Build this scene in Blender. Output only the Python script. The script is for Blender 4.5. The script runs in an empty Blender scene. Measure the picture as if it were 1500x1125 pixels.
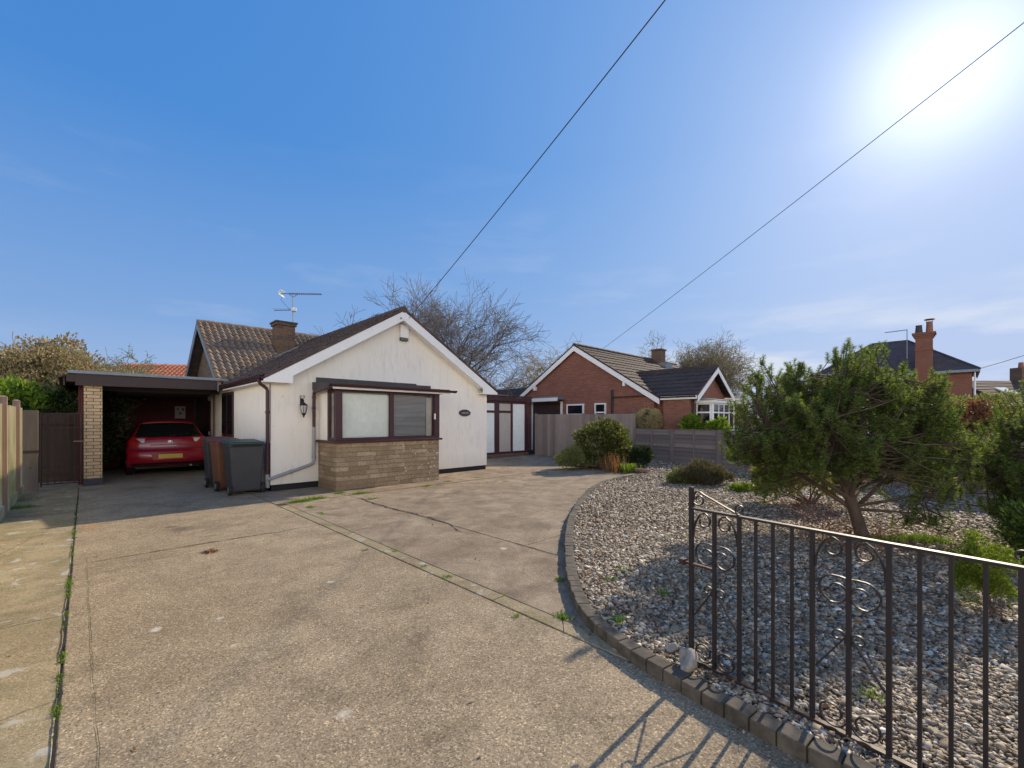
import bpy, bmesh, math, random
import numpy as np
from math import radians as R, sin, cos, pi, sqrt, atan2
from mathutils import Vector, Matrix
SC = bpy.context.scene
COL = SC.collection
random.seed(7)
CAMH, F, HY = 1.45, 640.0, 616.0

# ---------------------------------------------------------------- survey helpers
def G(px, py, z=0.0):
    D = (CAMH - z) * F / (py - HY)
    return ((px - 750.0) / F * D, D)
LX, LY = -4.93, 8.92                      # front left corner of the bungalow
E = (0.7153, 0.6988); B = (-0.6988, 0.7153)
YAW = atan2(E[1], E[0])
def HW(u, v, o=(LX, LY)):
    return (o[0] + E[0]*u + B[0]*v, o[1] + E[1]*u + B[1]*v)
def WH(x, y, o=(LX, LY)):
    x -= o[0]; y -= o[1]
    return (x*E[0] + y*E[1], x*B[0] + y*B[1])

# ---------------------------------------------------------------- objects
def tag(o, label=None, cat=None, group=None, kind=None):
    if label: o['label'] = label
    if cat: o['category'] = cat
    if group: o['group'] = group
    if kind: o['kind'] = kind
    return o
def root(name, label, cat, loc=(0, 0, 0), rz=0.0, group=None):
    o = bpy.data.objects.new(name, None); COL.objects.link(o)
    o.location = loc; o.rotation_euler = (0, 0, rz)
    o.empty_display_size = 0.2
    return tag(o, label, cat, group)
def copy_tree(o, parent=None):
    c = o.copy(); COL.objects.link(c)
    if parent: c.parent = parent
    for ch in list(o.children): copy_tree(ch, c)
    return c
class MB:
    def __init__(s): s.v = []; s.f = []
    def add(s, vs, fs):
        n = len(s.v); s.v += [tuple(p) for p in vs]
        s.f += [tuple(i + n for i in f) for f in fs]; return s
    def box(s, x0, x1, y0, y1, z0, z1):
        return s.add([(x0,y0,z0),(x1,y0,z0),(x1,y1,z0),(x0,y1,z0),(x0,y0,z1),(x1,y0,z1),(x1,y1,z1),(x0,y1,z1)],
                     [(0,3,2,1),(4,5,6,7),(0,1,5,4),(1,2,6,5),(2,3,7,6),(3,0,4,7)])
    def hexa(s, p):     # 8 points: bottom ring then top ring
        return s.add(p, [(0,3,2,1),(4,5,6,7),(0,1,5,4),(1,2,6,5),(2,3,7,6),(3,0,4,7)])
    def prism(s, poly, axis, a, b):
        """poly of 2D points swept along axis from a to b; axis x: (y,z), y: (x,z), z: (x,y)"""
        def P(q, t):
            return {'x': (t, q[0], q[1]), 'y': (q[0], t, q[1]), 'z': (q[0], q[1], t)}[axis]
        n = len(poly)
        return s.add([P(q, a) for q in poly] + [P(q, b) for q in poly],
              [tuple(range(n))[::-1], tuple(range(n, 2*n))] + [(i, (i+1) % n, (i+1) % n + n, i + n) for i in range(n)])
    def tube(s, pts, r, n=8, caps=True):
        pts = [Vector(p) for p in pts]; m = len(pts)
        rs = r if isinstance(r, (list, tuple)) else [r]*m
        vs = []; prev = None
        for i, p in enumerate(pts):
            d = (pts[min(i+1, m-1)] - pts[max(i-1, 0)])
            if d.length < 1e-9: d = Vector((0,0,1))
            d.normalize()
            if prev is None:
                a = Vector((0,0,1)) if abs(d.z) < .9 else Vector((1,0,0))
                x = d.cross(a).normalized()
            else:
                x = (prev - d*prev.dot(d)); x = x.normalized() if x.length > 1e-6 else d.orthogonal().normalized()
            prev = x; y = d.cross(x)
            for k in range(n):
                t = 2*pi*k/n + pi/n
                vs.append(p + (x*cos(t) + y*sin(t))*rs[i])
        fs = []
        for i in range(m-1):
            for k in range(n):
                a, b = i*n+k, i*n+(k+1) % n
                fs.append((a, b, b+n, a+n))
        if caps and n > 2: fs += [tuple(range(n))[::-1], tuple(range((m-1)*n, m*n))]
        return s.add(vs, fs)
    def lathe(s, prof, n=20, c=(0,0,0), axis='z', caps=True):
        vs = []; m = len(prof)
        for r, h in prof:
            for k in range(n):
                t = 2*pi*k/n
                if axis == 'z': vs.append((c[0]+r*cos(t), c[1]+r*sin(t), c[2]+h))
                elif axis == 'x': vs.append((c[0]+h, c[1]+r*cos(t), c[2]+r*sin(t)))
                else: vs.append((c[0]+r*cos(t), c[1]+h, c[2]+r*sin(t)))
        fs = [(i*n+k, i*n+(k+1) % n, (i+1)*n+(k+1) % n, (i+1)*n+k) for i in range(m-1) for k in range(n)]
        if caps: fs += [tuple(range(n))[::-1], tuple(range((m-1)*n, m*n))]
        return s.add(vs, fs)
    def grid(s, rows):
        """rows of equal length point lists"""
        m = len(rows[0]); vs = [p for r in rows for p in r]
        return s.add(vs, [(i*m+k, i*m+k+1, (i+1)*m+k+1, (i+1)*m+k) for i in range(len(rows)-1) for k in range(m-1)])
    def build(s, name, mat, parent=None, smooth=False, bevel=0, label=None, fix=True, sub=0):
        me = bpy.data.meshes.new(name); me.from_pydata(s.v, [], s.f); me.update()
        if fix:
            bm = bmesh.new(); bm.from_mesh(me); bmesh.ops.recalc_face_normals(bm, faces=bm.faces); bm.to_mesh(me); bm.free()
        me.materials.append(mat)
        if smooth: me.polygons.foreach_set('use_smooth', [True]*len(me.polygons))
        o = bpy.data.objects.new(name, me); COL.objects.link(o)
        if parent: o.parent = parent
        if bevel:
            b = o.modifiers.new('b', 'BEVEL'); b.width = bevel; b.segments = 2; b.limit_method = 'ANGLE'; b.angle_limit = R(40)
        if sub:
            b = o.modifiers.new('s', 'SUBSURF'); b.levels = sub; b.render_levels = sub
        if label: o['label'] = label
        return o
def np_obj(name, verts, faces, mat, parent=None, smooth=False):
    """faces: (M,k) int array"""
    verts = np.asarray(verts, dtype=np.float32); faces = np.asarray(faces, dtype=np.int32)
    me = bpy.data.meshes.new(name)
    me.vertices.add(len(verts)); me.vertices.foreach_set('co', verts.ravel())
    k = faces.shape[1]
    me.loops.add(faces.size); me.loops.foreach_set('vertex_index', faces.ravel())
    me.polygons.add(len(faces))
    me.polygons.foreach_set('loop_start', np.arange(0, faces.size, k, dtype=np.int32))
    me.polygons.foreach_set('loop_total', np.full(len(faces), k, dtype=np.int32))
    if smooth: me.polygons.foreach_set('use_smooth', np.ones(len(faces), dtype=bool))
    me.update(calc_edges=True); me.validate()
    me.materials.append(mat)
    o = bpy.data.objects.new(name, me); COL.objects.link(o)
    if parent: o.parent = parent
    return o
def unit(a): return a / np.maximum(np.linalg.norm(a, axis=-1, keepdims=True), 1e-9)

# ---------------------------------------------------------------- material helpers
class NT:
    def __init__(s, name):
        s.m = bpy.data.materials.new(name); s.m.use_nodes = True
        s.t = s.m.node_tree; s.t.nodes.clear()
        s.out = s.t.nodes.new('ShaderNodeOutputMaterial')
        s.co = s.t.nodes.new('ShaderNodeTexCoord').outputs['Object']
    def n(s, typ, **kw):
        nd = s.t.nodes.new(typ)
        for k, v in kw.items():
            if k in nd.inputs.keys() if isinstance(k, str) else False: s.set(nd.inputs[k], v)
            else: setattr(nd, k, v)
        return nd
    def set(s, sock, v):
        if hasattr(v, 'is_linked') or isinstance(v, bpy.types.NodeSocket): s.t.links.new(v, sock)
        else:
            if isinstance(v, tuple) and len(v) == 3 and sock.type == 'RGBA': v = v + (1,)
            sock.default_value = v
    def noise(s, scale, detail=4, rough=.55, co=None, dist=0, out='Fac'):
        nd = s.t.nodes.new('ShaderNodeTexNoise'); s.set(nd.inputs['Vector'], co or s.co)
        nd.inputs['Scale'].default_value = scale; nd.inputs['Detail'].default_value = detail
        nd.inputs['Roughness'].default_value = rough; nd.inputs['Distortion'].default_value = dist
        return nd.outputs[out]
    def vor(s, scale, feature='F1', out='Distance', co=None, rnd=1.0):
        nd = s.t.nodes.new('ShaderNodeTexVoronoi'); nd.feature = feature; s.set(nd.inputs['Vector'], co or s.co)
        nd.inputs['Scale'].default_value = scale; nd.inputs['Randomness'].default_value = rnd
        return nd.outputs[out]
    def ramp(s, fac, stops, interp='LINEAR'):
        nd = s.t.nodes.new('ShaderNodeValToRGB'); s.t.links.new(fac, nd.inputs['Fac']); cr = nd.color_ramp
        cr.interpolation = interp
        while len(cr.elements) < len(stops): cr.elements.new(.5)
        for e, (p, c) in zip(cr.elements, stops):
            e.position = p; e.color = (c if isinstance(c, tuple) else (c, c, c)) + (1,)
        return nd.outputs['Color']
    def mix(s, fac, a, b, mode='MIX'):
        nd = s.t.nodes.new('ShaderNodeMix'); nd.data_type = 'RGBA'; nd.blend_type = mode
        s.set(nd.inputs[0], fac); s.set(nd.inputs[6], a); s.set(nd.inputs[7], b); return nd.outputs[2]
    def math(s, op, a, b=0.0, c=None):
        nd = s.t.nodes.new('ShaderNodeMath'); nd.operation = op; s.set(nd.inputs[0], a); s.set(nd.inputs[1], b)
        if c is not None: s.set(nd.inputs[2], c)
        return nd.outputs[0]
    def sep(s, v=None):
        nd = s.t.nodes.new('ShaderNodeSeparateXYZ'); s.t.links.new(v or s.co, nd.inputs[0]); return nd.outputs
    def comb(s, x, y, z):
        nd = s.t.nodes.new('ShaderNodeCombineXYZ')
        for i, q in enumerate((x, y, z)): s.set(nd.inputs[i], q)
        return nd.outputs[0]
    def scale(s, sx, sy, sz, co=None):
        nd = s.t.nodes.new('ShaderNodeMapping'); s.t.links.new(co or s.co, nd.inputs['Vector'])
        nd.inputs['Scale'].default_value = (sx, sy, sz); return nd.outputs[0]
    def bump(s, h, strength=.5, dist=.01, normal=None):
        nd = s.t.nodes.new('ShaderNodeBump'); s.t.links.new(h, nd.inputs['Height'])
        nd.inputs['Strength'].default_value = strength; nd.inputs['Distance'].default_value = dist
        if normal: s.t.links.new(normal, nd.inputs['Normal'])
        return nd.outputs['Normal']
    def island(s):
        return s.t.nodes.new('ShaderNodeNewGeometry').outputs['Random Per Island']
    def done(s, color, rough=.7, metal=0.0, normal=None, spec=.5, coat=0.0):
        p = s.t.nodes.new('ShaderNodeBsdfPrincipled')
        s.set(p.inputs['Base Color'], color); s.set(p.inputs['Roughness'], rough); s.set(p.inputs['Metallic'], metal)
        s.set(p.inputs['Specular IOR Level'], spec); s.set(p.inputs['Coat Weight'], coat)
        if coat: p.inputs['Coat Roughness'].default_value = .05
        if normal: s.t.links.new(normal, p.inputs['Normal'])
        s.t.links.new(p.outputs[0], s.out.inputs[0]); s.p = p
        return s.m
M = {}
def vary(name, c1, c2, scale=6, rough=.6, bump=.15, metal=0, spec=.4, fine=60, coat=0.0, stretch=(1,1,1)):
    t = NT(name); co = t.scale(*stretch)
    a = t.noise(scale, 5, co=co); b = t.noise(fine, 3, co=co)
    c = t.mix(t.ramp(a, [(.35, 0.0), (.68, 1.0)]), c1, c2)
    c = t.mix(.35, c, t.mix(b, tuple(q*.55 for q in c1), tuple(min(1, q*1.35) for q in c2)))
    r = t.math('ADD', t.math('MULTIPLY', a, .25), rough - .12)
    M[name] = t.done(c, r, metal, t.bump(b, bump, .004), spec, coat); return M[name]
def leafmat(name, cols, trans=.45, rough=.55):
    t = NT(name); r = t.island()
    k = len(cols); c = t.ramp(r, [(i/(k-1) if k > 1 else 0, q) for i, q in enumerate(cols)])
    c = t.mix(t.noise(2.2, 2), c, t.mix(1.0, c, (.72, .74, .7), 'MULTIPLY'))
    p = t.t.nodes.new('ShaderNodeBsdfPrincipled'); t.set(p.inputs['Base Color'], c); p.inputs['Roughness'].default_value = rough
    p.inputs['Specular IOR Level'].default_value = .18
    tr = t.t.nodes.new('ShaderNodeBsdfTranslucent'); t.set(tr.inputs['Color'], t.mix(1.0, c, (1.0, 1.0, .55), 'MULTIPLY'))
    mx = t.t.nodes.new('ShaderNodeMixShader'); mx.inputs[0].default_value = trans
    t.t.links.new(p.outputs[0], mx.inputs[1]); t.t.links.new(tr.outputs[0], mx.inputs[2]); t.t.links.new(mx.outputs[0], t.out.inputs[0])
    M[name] = t.m; return t.m
def brickmat(name, c1, c2, mortar, bw=.225, bh=.075, ms=.012, bump=.5, var=.5, stain=None, sq=1.0, offs=.5):
    t = NT(name); x, y, z = t.sep()
    h = t.math('ADD', x, y)
    wob = t.noise(9, 2)
    z2 = t.math('ADD', z, t.math('MULTIPLY', t.math('SUBTRACT', wob, .5), bh*.10))
    nd = t.t.nodes.new('ShaderNodeTexBrick'); t.set(nd.inputs['Vector'], t.comb(h, z2, 0.0))
    for k, v in (('Scale', 1.0), ('Mortar Size', ms), ('Brick Width', bw), ('Row Height', bh), ('Mortar Smooth', .3), ('Bias', 0.0)):
        nd.inputs[k].default_value = v
    nd.offset = offs; nd.squash = sq
    t.set(nd.inputs['Color1'], c1); t.set(nd.inputs['Color2'], c2); t.set(nd.inputs['Mortar'], mortar)
    n = t.noise(30, 5); n2 = t.noise(1.3, 4)
    c = t.mix(var*.6, nd.outputs['Color'], t.mix(1.0, nd.outputs['Color'], t.ramp(n, [(.3, .35), (.7, 1.5)]), 'MULTIPLY'))
    c = t.mix(t.ramp(n2, [(.4, 0.0), (.75, .45)]), c, stain or tuple(q*.55 for q in c1))
    hgt = t.math('SUBTRACT', t.math('MULTIPLY', n, .25), nd.outputs['Fac'])
    M[name] = t.done(c, .85, 0, t.bump(hgt, bump, .008), .25); return M[name]
# ---------------------------------------------------------------- materials
def concrete(name, c1, c2, c3, pale=.0, speck=1.0, stain=1.0, spots=()):
    t = NT(name); x, y, z = t.sep()
    big = t.noise(.45, 5, .62); mid = t.noise(2.6, 7, .7, dist=.6); fine = t.noise(170, 3, .75); blot = t.noise(1.1, 6, .62, dist=1.2)
    agg = t.vor(125, out='Color'); sx = t.sep(agg)[0]; agg2 = t.sep(t.vor(100, out='Color'))[1]
    c = t.mix(t.ramp(big, [(.34, 0.0), (.64, 1.0)]), c1, c2)
    c = t.mix(t.ramp(mid, [(.40, 0.0), (.70, .85)]), c, c3)
    c = t.mix(t.ramp(blot, [(.52, 0.0), (.72, .50*stain)]), c, tuple(q*.45 for q in c3))
    c = t.mix(t.ramp(t.noise(.9, 5, .6, co=t.scale(1, 1, 1), dist=.3), [(.28, .40), (.42, 0.0)]), c, tuple(q*.6 for q in c1))
    g = t.ramp(sx, [(0.0, .40), (.25, .80), (.70, 1.0), (.92, 1.35), (1.0, 2.1)])
    c = t.mix(.85*speck, c, t.mix(1.0, c, g, 'MULTIPLY'))
    c = t.mix(t.ramp(agg2, [(.95, 0.0), (.97, .45*speck)]), c, (.42, .36, .28))
    c = t.mix(.55, c, t.mix(1.0, c, t.ramp(fine, [(.3, .45), (.7, 1.55)]), 'MULTIPLY'))
    d = t.vor(7); c = t.mix(t.ramp(d, [(.02, .8), (.05, 0.0)]), c, (.04, .032, .025))
    if pale:
        pn = t.noise(5.5, 3, .5, dist=.8); c = t.mix(t.ramp(pn, [(.60, 0.0), (.66, pale)]), c, (.42, .40, .35))
        mo = t.noise(2.1, 6, .7); c = t.mix(t.ramp(mo, [(.48, 0.0), (.70, .65)]), c, (.12, .13, .055))
    wob = t.noise(9, 4, .7, out='Color'); wco = t.mix(.10, t.co, wob, 'ADD')
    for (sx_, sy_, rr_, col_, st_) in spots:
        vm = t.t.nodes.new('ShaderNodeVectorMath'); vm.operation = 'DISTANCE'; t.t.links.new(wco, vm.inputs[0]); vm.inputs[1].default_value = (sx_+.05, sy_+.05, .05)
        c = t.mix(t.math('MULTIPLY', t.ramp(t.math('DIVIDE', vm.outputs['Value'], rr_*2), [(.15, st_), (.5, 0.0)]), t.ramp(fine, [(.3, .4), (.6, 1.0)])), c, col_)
    wx = t.mix(.12, t.co, t.noise(2.5, 4, .7, out='Color'), 'ADD')
    cr = t.vor(.42, 'DISTANCE_TO_EDGE', co=wx); gate = t.ramp(t.noise(.35, 2), [(.52, 0.0), (.58, 1.0)])
    ck = t.math('MULTIPLY', t.ramp(cr, [(.001, .6), (.003, 0.0)]), gate) if pale else t.math('MULTIPLY', gate, 0.0)
    c = t.mix(ck, c, (.05, .04, .03))
    h = t.math('ADD', t.math('MULTIPLY', fine, .6), t.math('MULTIPLY', sx, .8))
    n1 = t.bump(mid, .35, .03); nn = t.bump(h, .7, .005, n1)
    M[name] = t.done(c, .92, 0, nn, .2); return M[name]
vary('joint_dirt', (.045,.036,.022), (.075,.085,.028), 7, .95, .8, fine=30)
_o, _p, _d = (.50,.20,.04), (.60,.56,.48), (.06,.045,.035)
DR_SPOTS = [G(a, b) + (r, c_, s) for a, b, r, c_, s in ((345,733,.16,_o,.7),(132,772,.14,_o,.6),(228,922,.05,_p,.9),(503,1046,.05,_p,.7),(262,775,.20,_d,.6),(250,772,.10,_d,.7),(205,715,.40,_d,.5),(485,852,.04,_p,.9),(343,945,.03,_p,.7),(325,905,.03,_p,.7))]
RT_SPOTS = [G(a, b) + (r, c_, s) for a, b, r, c_, s in ((737,803,.05,_p,.9),(790,770,.35,_d,.35),(735,870,.30,_d,.4),(690,735,.5,_d,.35),(640,760,.3,_d,.3),(425,742,.15,_o,.7))]
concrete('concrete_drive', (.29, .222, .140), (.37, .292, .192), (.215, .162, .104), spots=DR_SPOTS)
concrete('concrete_right', (.265, .20, .135), (.35, .28, .195), (.155, .108, .072), speck=.6, spots=RT_SPOTS)
concrete('concrete_old', (.285, .22, .13), (.37, .30, .19), (.20, .155, .09), pale=.75, speck=.55)

t = NT('ground'); a = t.noise(.6, 6); b = t.noise(14, 5)
c = t.mix(a, (.05, .045, .03), (.07, .085, .03)); c = t.mix(b, c, (.035, .03, .022)); M['ground'] = t.done(c, .95, 0, t.bump(b, .6, .05), .1)
t = NT('asphalt'); a = t.noise(90, 3); M['asphalt'] = t.done(t.mix(a, (.04,.04,.042), (.085,.083,.08)), .9, 0, t.bump(a, .4, .005), .2)

t = NT('render'); x, y, z = t.sep()
a = t.noise(1.1, 5, .6); f = t.noise(70, 4, .7); d = t.noise(3.0, 6, .7, co=t.scale(2.6, 2.6, .5))
c = t.mix(t.ramp(a, [(.35, 0.0), (.7, 1.0)]), (.84, .79, .71), (.78, .74, .67))
c = t.mix(t.ramp(d, [(.52, 0.0), (.78, .50)]), c, (.48, .44, .41))
sm = t.noise(9.0, 5, .65, co=t.scale(2.2, 2.2, .45)); ex = t.math('ABSOLUTE', t.math('SUBTRACT', x, 2.95)); ez = t.math('ABSOLUTE', t.math('SUBTRACT', z, 2.95))
mk = t.math('MULTIPLY', t.ramp(ex, [(.25, 1.0), (.95, 0.0)]), t.ramp(ez, [(.12, 1.0), (.42, 0.0)]))
ex2 = t.math('ABSOLUTE', t.math('SUBTRACT', x, 5.0)); ez2 = t.math('ABSOLUTE', t.math('SUBTRACT', z, 1.15))
mk = t.math('ADD', mk, t.math('MULTIPLY', t.ramp(ex2, [(.25, .8), (.7, 0.0)]), t.ramp(ez2, [(.15, 1.0), (.55, 0.0)])))
c = t.mix(t.math('MULTIPLY', mk, t.ramp(sm, [(.48, 0.0), (.80, .60)])), c, (.42,.38,.36))
spt = t.noise(6.5, 3, .5); c = t.mix(t.ramp(spt, [(.70, 0.0), (.76, .35)]), c, (.42, .40, .38))
low = t.ramp(z, [(.12, .45), (.55, 0.0)]); c = t.mix(t.math('MULTIPLY', low, f), c, (.40, .36, .28))
M['render'] = t.done(c, .9, 0, t.bump(f, .35, .006, t.bump(t.noise(5, 3), .25, .02)), .2)

vary('white_paint', (.80,.79,.78), (.88,.87,.86), 3, .45, .05)
vary('upvc', (.80,.80,.80), (.86,.86,.86), 2, .3, .02)
vary('maroon', (.042,.012,.019), (.062,.020,.028), 5, .45, .08, fine=25)
vary('brown_fascia', (.030,.016,.018), (.050,.030,.030), 4, .55, .1)
vary('lead', (.15,.18,.21), (.24,.28,.32), 3, .5, .15, .3)
vary('flashing_dark', (.038,.034,.036), (.070,.063,.066), 5, .6, .2)
vary('grey_plastic', (.25,.25,.27), (.33,.33,.35), 6, .45, .05)
vary('black_metal', (.008,.005,.007), (.016,.009,.012), 12, .55, .2, fine=140, spec=.5)
vary('rusty_metal', (.020,.013,.013), (.060,.028,.020), 14, .6, .3, fine=90)
vary('bitumen', (.012,.011,.013), (.022,.02,.022), 8, .8, .3)
vary('stone_rock', (.22,.20,.17), (.34,.31,.27), 7, .9, .9, fine=30)
vary('kerb_stone', (.035,.028,.022), (.15,.125,.092), 9, .92, 1.0, fine=28)
vary('bin_grey', (.035,.037,.042), (.050,.052,.058), 4, .5, .1)
vary('bin_brown', (.14,.055,.030), (.19,.08,.045), 4, .55, .1)
vary('lid_green', (.030,.052,.036), (.045,.075,.05), 5, .5, .1)
vary('lid_red', (.11,.030,.030), (.17,.06,.05), 5, .5, .1)
vary('rubber', (.012,.012,.012), (.025,.025,.025), 12, .8, .1)
vary('alloy', (.30,.30,.31), (.42,.42,.43), 10, .35, .02, .9)
vary('chrome', (.75,.75,.76), (.85,.85,.85), 10, .18, 0, 1.0)
vary('red_paint', (.30,.005,.016), (.34,.007,.022), 3, .32, 0.0, fine=4, coat=.9)
vary('car_dark', (.010,.010,.011), (.018,.018,.018), 8, .45, .02)
vary('lamp_red', (.35,.012,.012), (.42,.02,.02), 30, .15, 0.0, coat=.8)
vary('lamp_clear', (.70,.72,.74), (.85,.86,.87), 30, .12, 0.0, .3, coat=.6)
vary('plate_yellow', (.60,.42,.06), (.66,.47,.08), 20, .4, 0.0)
vary('terracotta', (.36,.115,.055), (.50,.19,.10), 4, .8, .3)
vary('bark_dark', (.055,.040,.030), (.14,.10,.075), 9, .9, .9, fine=40, stretch=(1,1,.3))
vary('bark_grey', (.10,.085,.075), (.20,.17,.15), 6, .9, .7, fine=40)
vary('twig_pale', (.16,.125,.085), (.28,.22,.15), 4, .9, .2)
vary('twig_red', (.13,.04,.035), (.22,.09,.06), 5, .8, .2)
vary('clay_pot', (.20,.09,.06), (.30,.14,.09), 5, .85, .3)
vary('notice', (.42,.41,.43), (.52,.5,.52), 30, .5, 0)
vary('plaque', (.030,.018,.025), (.07,.045,.055), 30, .4, .2)
vary('dead_leaf', (.16,.07,.035), (.32,.17,.08), 20, .8, .3)
vary('cable', (.018,.018,.022), (.03,.03,.035), 20, .6, 0)
vary('insulator', (.7,.7,.72), (.8,.8,.8), 20, .4, 0)
vary('hose', (.45,.42,.40), (.55,.52,.5), 20, .5, 0)

def woodmat(name, c1, c2, c3, moss=None):
    t = NT(name)
    g = t.noise(7, 6, .65, co=t.scale(6, 6, .35), dist=.6); k = t.noise(1.4, 4); r = t.island()
    c = t.mix(t.ramp(g, [(.3, 0.0), (.7, 1.0)]), c1, c2)
    c = t.mix(t.ramp(r, [(0.0, 0.0), (1.0, .7)]), c, c3)
    kn = t.vor(2.3, co=t.scale(2.0, 2.0, 1)); c = t.mix(t.ramp(kn, [(.03, .8), (.07, 0.0)]), c, tuple(q*.3 for q in c1))
    if moss:
        z = t.sep()[2]
        mm = t.math('MULTIPLY', t.ramp(k, [(.38, 0.0), (.62, 1.0)]), t.ramp(t.math('MULTIPLY', z, .5), [(.0, .9), (.6, .35), (.87, .15)]))
        c = t.mix(mm, c, moss)
    M[name] = t.done(c, .88, 0, t.bump(g, .5, .006), .2)
woodmat('fence_pale', (.52,.46,.33), (.68,.61,.46), (.46,.42,.28), (.24,.27,.09))
woodmat('fence_grey', (.19,.155,.14), (.31,.26,.235), (.10,.082,.078))
woodmat('post_wood', (.24,.15,.12), (.36,.26,.20), (.20,.13,.10))
woodmat('dark_boards', (.12,.034,.042), (.18,.055,.060), (.05,.018,.022))
woodmat('dark_brown_boards', (.05,.036,.028), (.085,.062,.048), (.035,.026,.02))  # very dark brown planks
woodmat('old_panel', (.14,.11,.09), (.22,.18,.14), (.10,.08,.07))

brickmat('brick_yellow', (.52,.36,.20), (.66,.49,.30), (.17,.14,.11), ms=.010)
brickmat('brick_red', (.28,.112,.078), (.20,.080,.060), (.24,.155,.11), ms=.008, bump=.3)
brickmat('brick_orange', (.27,.10,.068), (.20,.078,.055), (.25,.15,.10), bump=.3)
brickmat('brick_chimney', (.20,.115,.075), (.105,.07,.055), (.14,.11,.08), var=.9)
brickmat('brick_brown', (.21,.14,.09), (.12,.08,.06), (.12,.10,.08), var=.9)
brickmat('brick_blue', (.06,.06,.085), (.09,.085,.11), (.08,.07,.07))

# rough sandstone blocks of the bay
t = NT('bay_stone'); x, y, z = t.sep()
h = t.math('ADD', x, y)
col = None; fac = None
nd = t.t.nodes.new('ShaderNodeTexBrick'); wob = t.noise(7, 3)
zz = t.math('ADD', z, t.math('MULTIPLY', t.math('SUBTRACT', wob, .5), .02))
hh = t.math('ADD', h, t.math('MULTIPLY', t.math('SUBTRACT', t.noise(4, 3), .5), .05))
t.set(nd.inputs['Vector'], t.comb(hh, zz, 0.0)); nd.offset = .37; nd.offset_frequency = 2; nd.squash = .72; nd.squash_frequency = 3
for k, v in (('Scale', 1.0), ('Mortar Size', .010), ('Brick Width', .44), ('Row Height', .098), ('Mortar Smooth', .5)): nd.inputs[k].default_value = v
t.set(nd.inputs['Color1'], (.27,.185,.105)); t.set(nd.inputs['Color2'], (.50,.385,.25)); t.set(nd.inputs['Mortar'], (.26,.205,.145))
f = t.noise(24, 6, .7); m2 = t.noise(3.5, 4)
c = t.mix(.7, nd.outputs['Color'], t.mix(1.0, nd.outputs['Color'], t.ramp(f, [(.25, .45), (.75, 1.45)]), 'MULTIPLY'))
c = t.mix(t.ramp(m2, [(.38, 0.0), (.7, .7)]), c, (.24,.165,.10))
pk = t.math('MULTIPLY', t.ramp(t.vor(9), [(.16, 1.0), (.22, 0.0)]), t.ramp(t.math('MULTIPLY', x, .25), [(.48, 0.0), (.66, 1.0)]))
pk = t.math('MULTIPLY', pk, t.ramp(t.noise(5, 2), [(.46, 0.0), (.54, 1.0)]))
c = t.mix(t.math('MULTIPLY', pk, .8), c, (.72,.64,.55))
hg = t.math('SUBTRACT', f, t.math('MULTIPLY', nd.outputs['Fac'], .8))
M['bay_stone'] = t.done(c, .92, 0, t.bump(hg, .8, .015), .2)

def tilemat(name, c1, c2, c3, lich=.0):
    t = NT(name); a = t.noise(2.0, 5); f = t.noise(38, 5, .7); r = t.vor(3.2, out='Color')
    c = t.mix(t.ramp(a, [(.35, 0.0), (.68, 1.0)]), c1, c2); c = t.mix(t.math('MULTIPLY', t.sep(r)[0], .35), c, c3)
    c = t.mix(.6, c, t.mix(1.0, c, t.ramp(f, [(.3, .4), (.72, 1.7)]), 'MULTIPLY'))
    if lich:
        l = t.math('MULTIPLY', t.ramp(t.noise(1.7, 3), [(.46, 0.0), (.62, 1.0)]), t.ramp(t.noise(20, 4, .7), [(.5, 0.0), (.62, lich)]))
        c = t.mix(l, c, (.48,.27,.05))
    M[name] = t.done(c, .82, 0, t.bump(f, .6, .01), .3)
tilemat('tile_brown', (.165,.125,.095), (.215,.168,.130), (.12,.090,.070), .7)
tilemat('tile_dark', (.075,.050,.042), (.11,.078,.062), (.05,.035,.032), .3)
tilemat('tile_red', (.040,.026,.022), (.058,.038,.032), (.034,.022,.019))
tilemat('tile_char', (.052,.038,.034), (.080,.058,.050), (.035,.03,.032))
tilemat('slate', (.062,.052,.056), (.09,.078,.082), (.05,.042,.046))

def glassmat(name, col, rough=.04, spec=.6):
    t = NT(name); n = t.noise(1.1, 2); M[name] = t.done(col, rough, 0, t.bump(n, .03, .02), spec, 0)
glassmat('glass_dark', (.012,.014,.017))
glassmat('glass_car', (.010,.012,.012), .08, .4)
# real window glass over blinds
t = NT('pane_glass'); g = t.t.nodes.new('ShaderNodeBsdfGlossy'); g.inputs['Roughness'].default_value = .02
tr = t.t.nodes.new('ShaderNodeBsdfTransparent'); tr.inputs['Color'].default_value = (.96,.98,.97,1)
fr = t.t.nodes.new('ShaderNodeFresnel'); fr.inputs['IOR'].default_value = 1.5
mx = t.t.nodes.new('ShaderNodeMixShader'); t.t.links.new(t.math('MULTIPLY', fr.outputs[0], .55), mx.inputs[0])
t.t.links.new(tr.outputs[0], mx.inputs[1]); t.t.links.new(g.outputs[0], mx.inputs[2]); t.t.links.new(mx.outputs[0], t.out.inputs[0]); M['pane_glass'] = t.m
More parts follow.
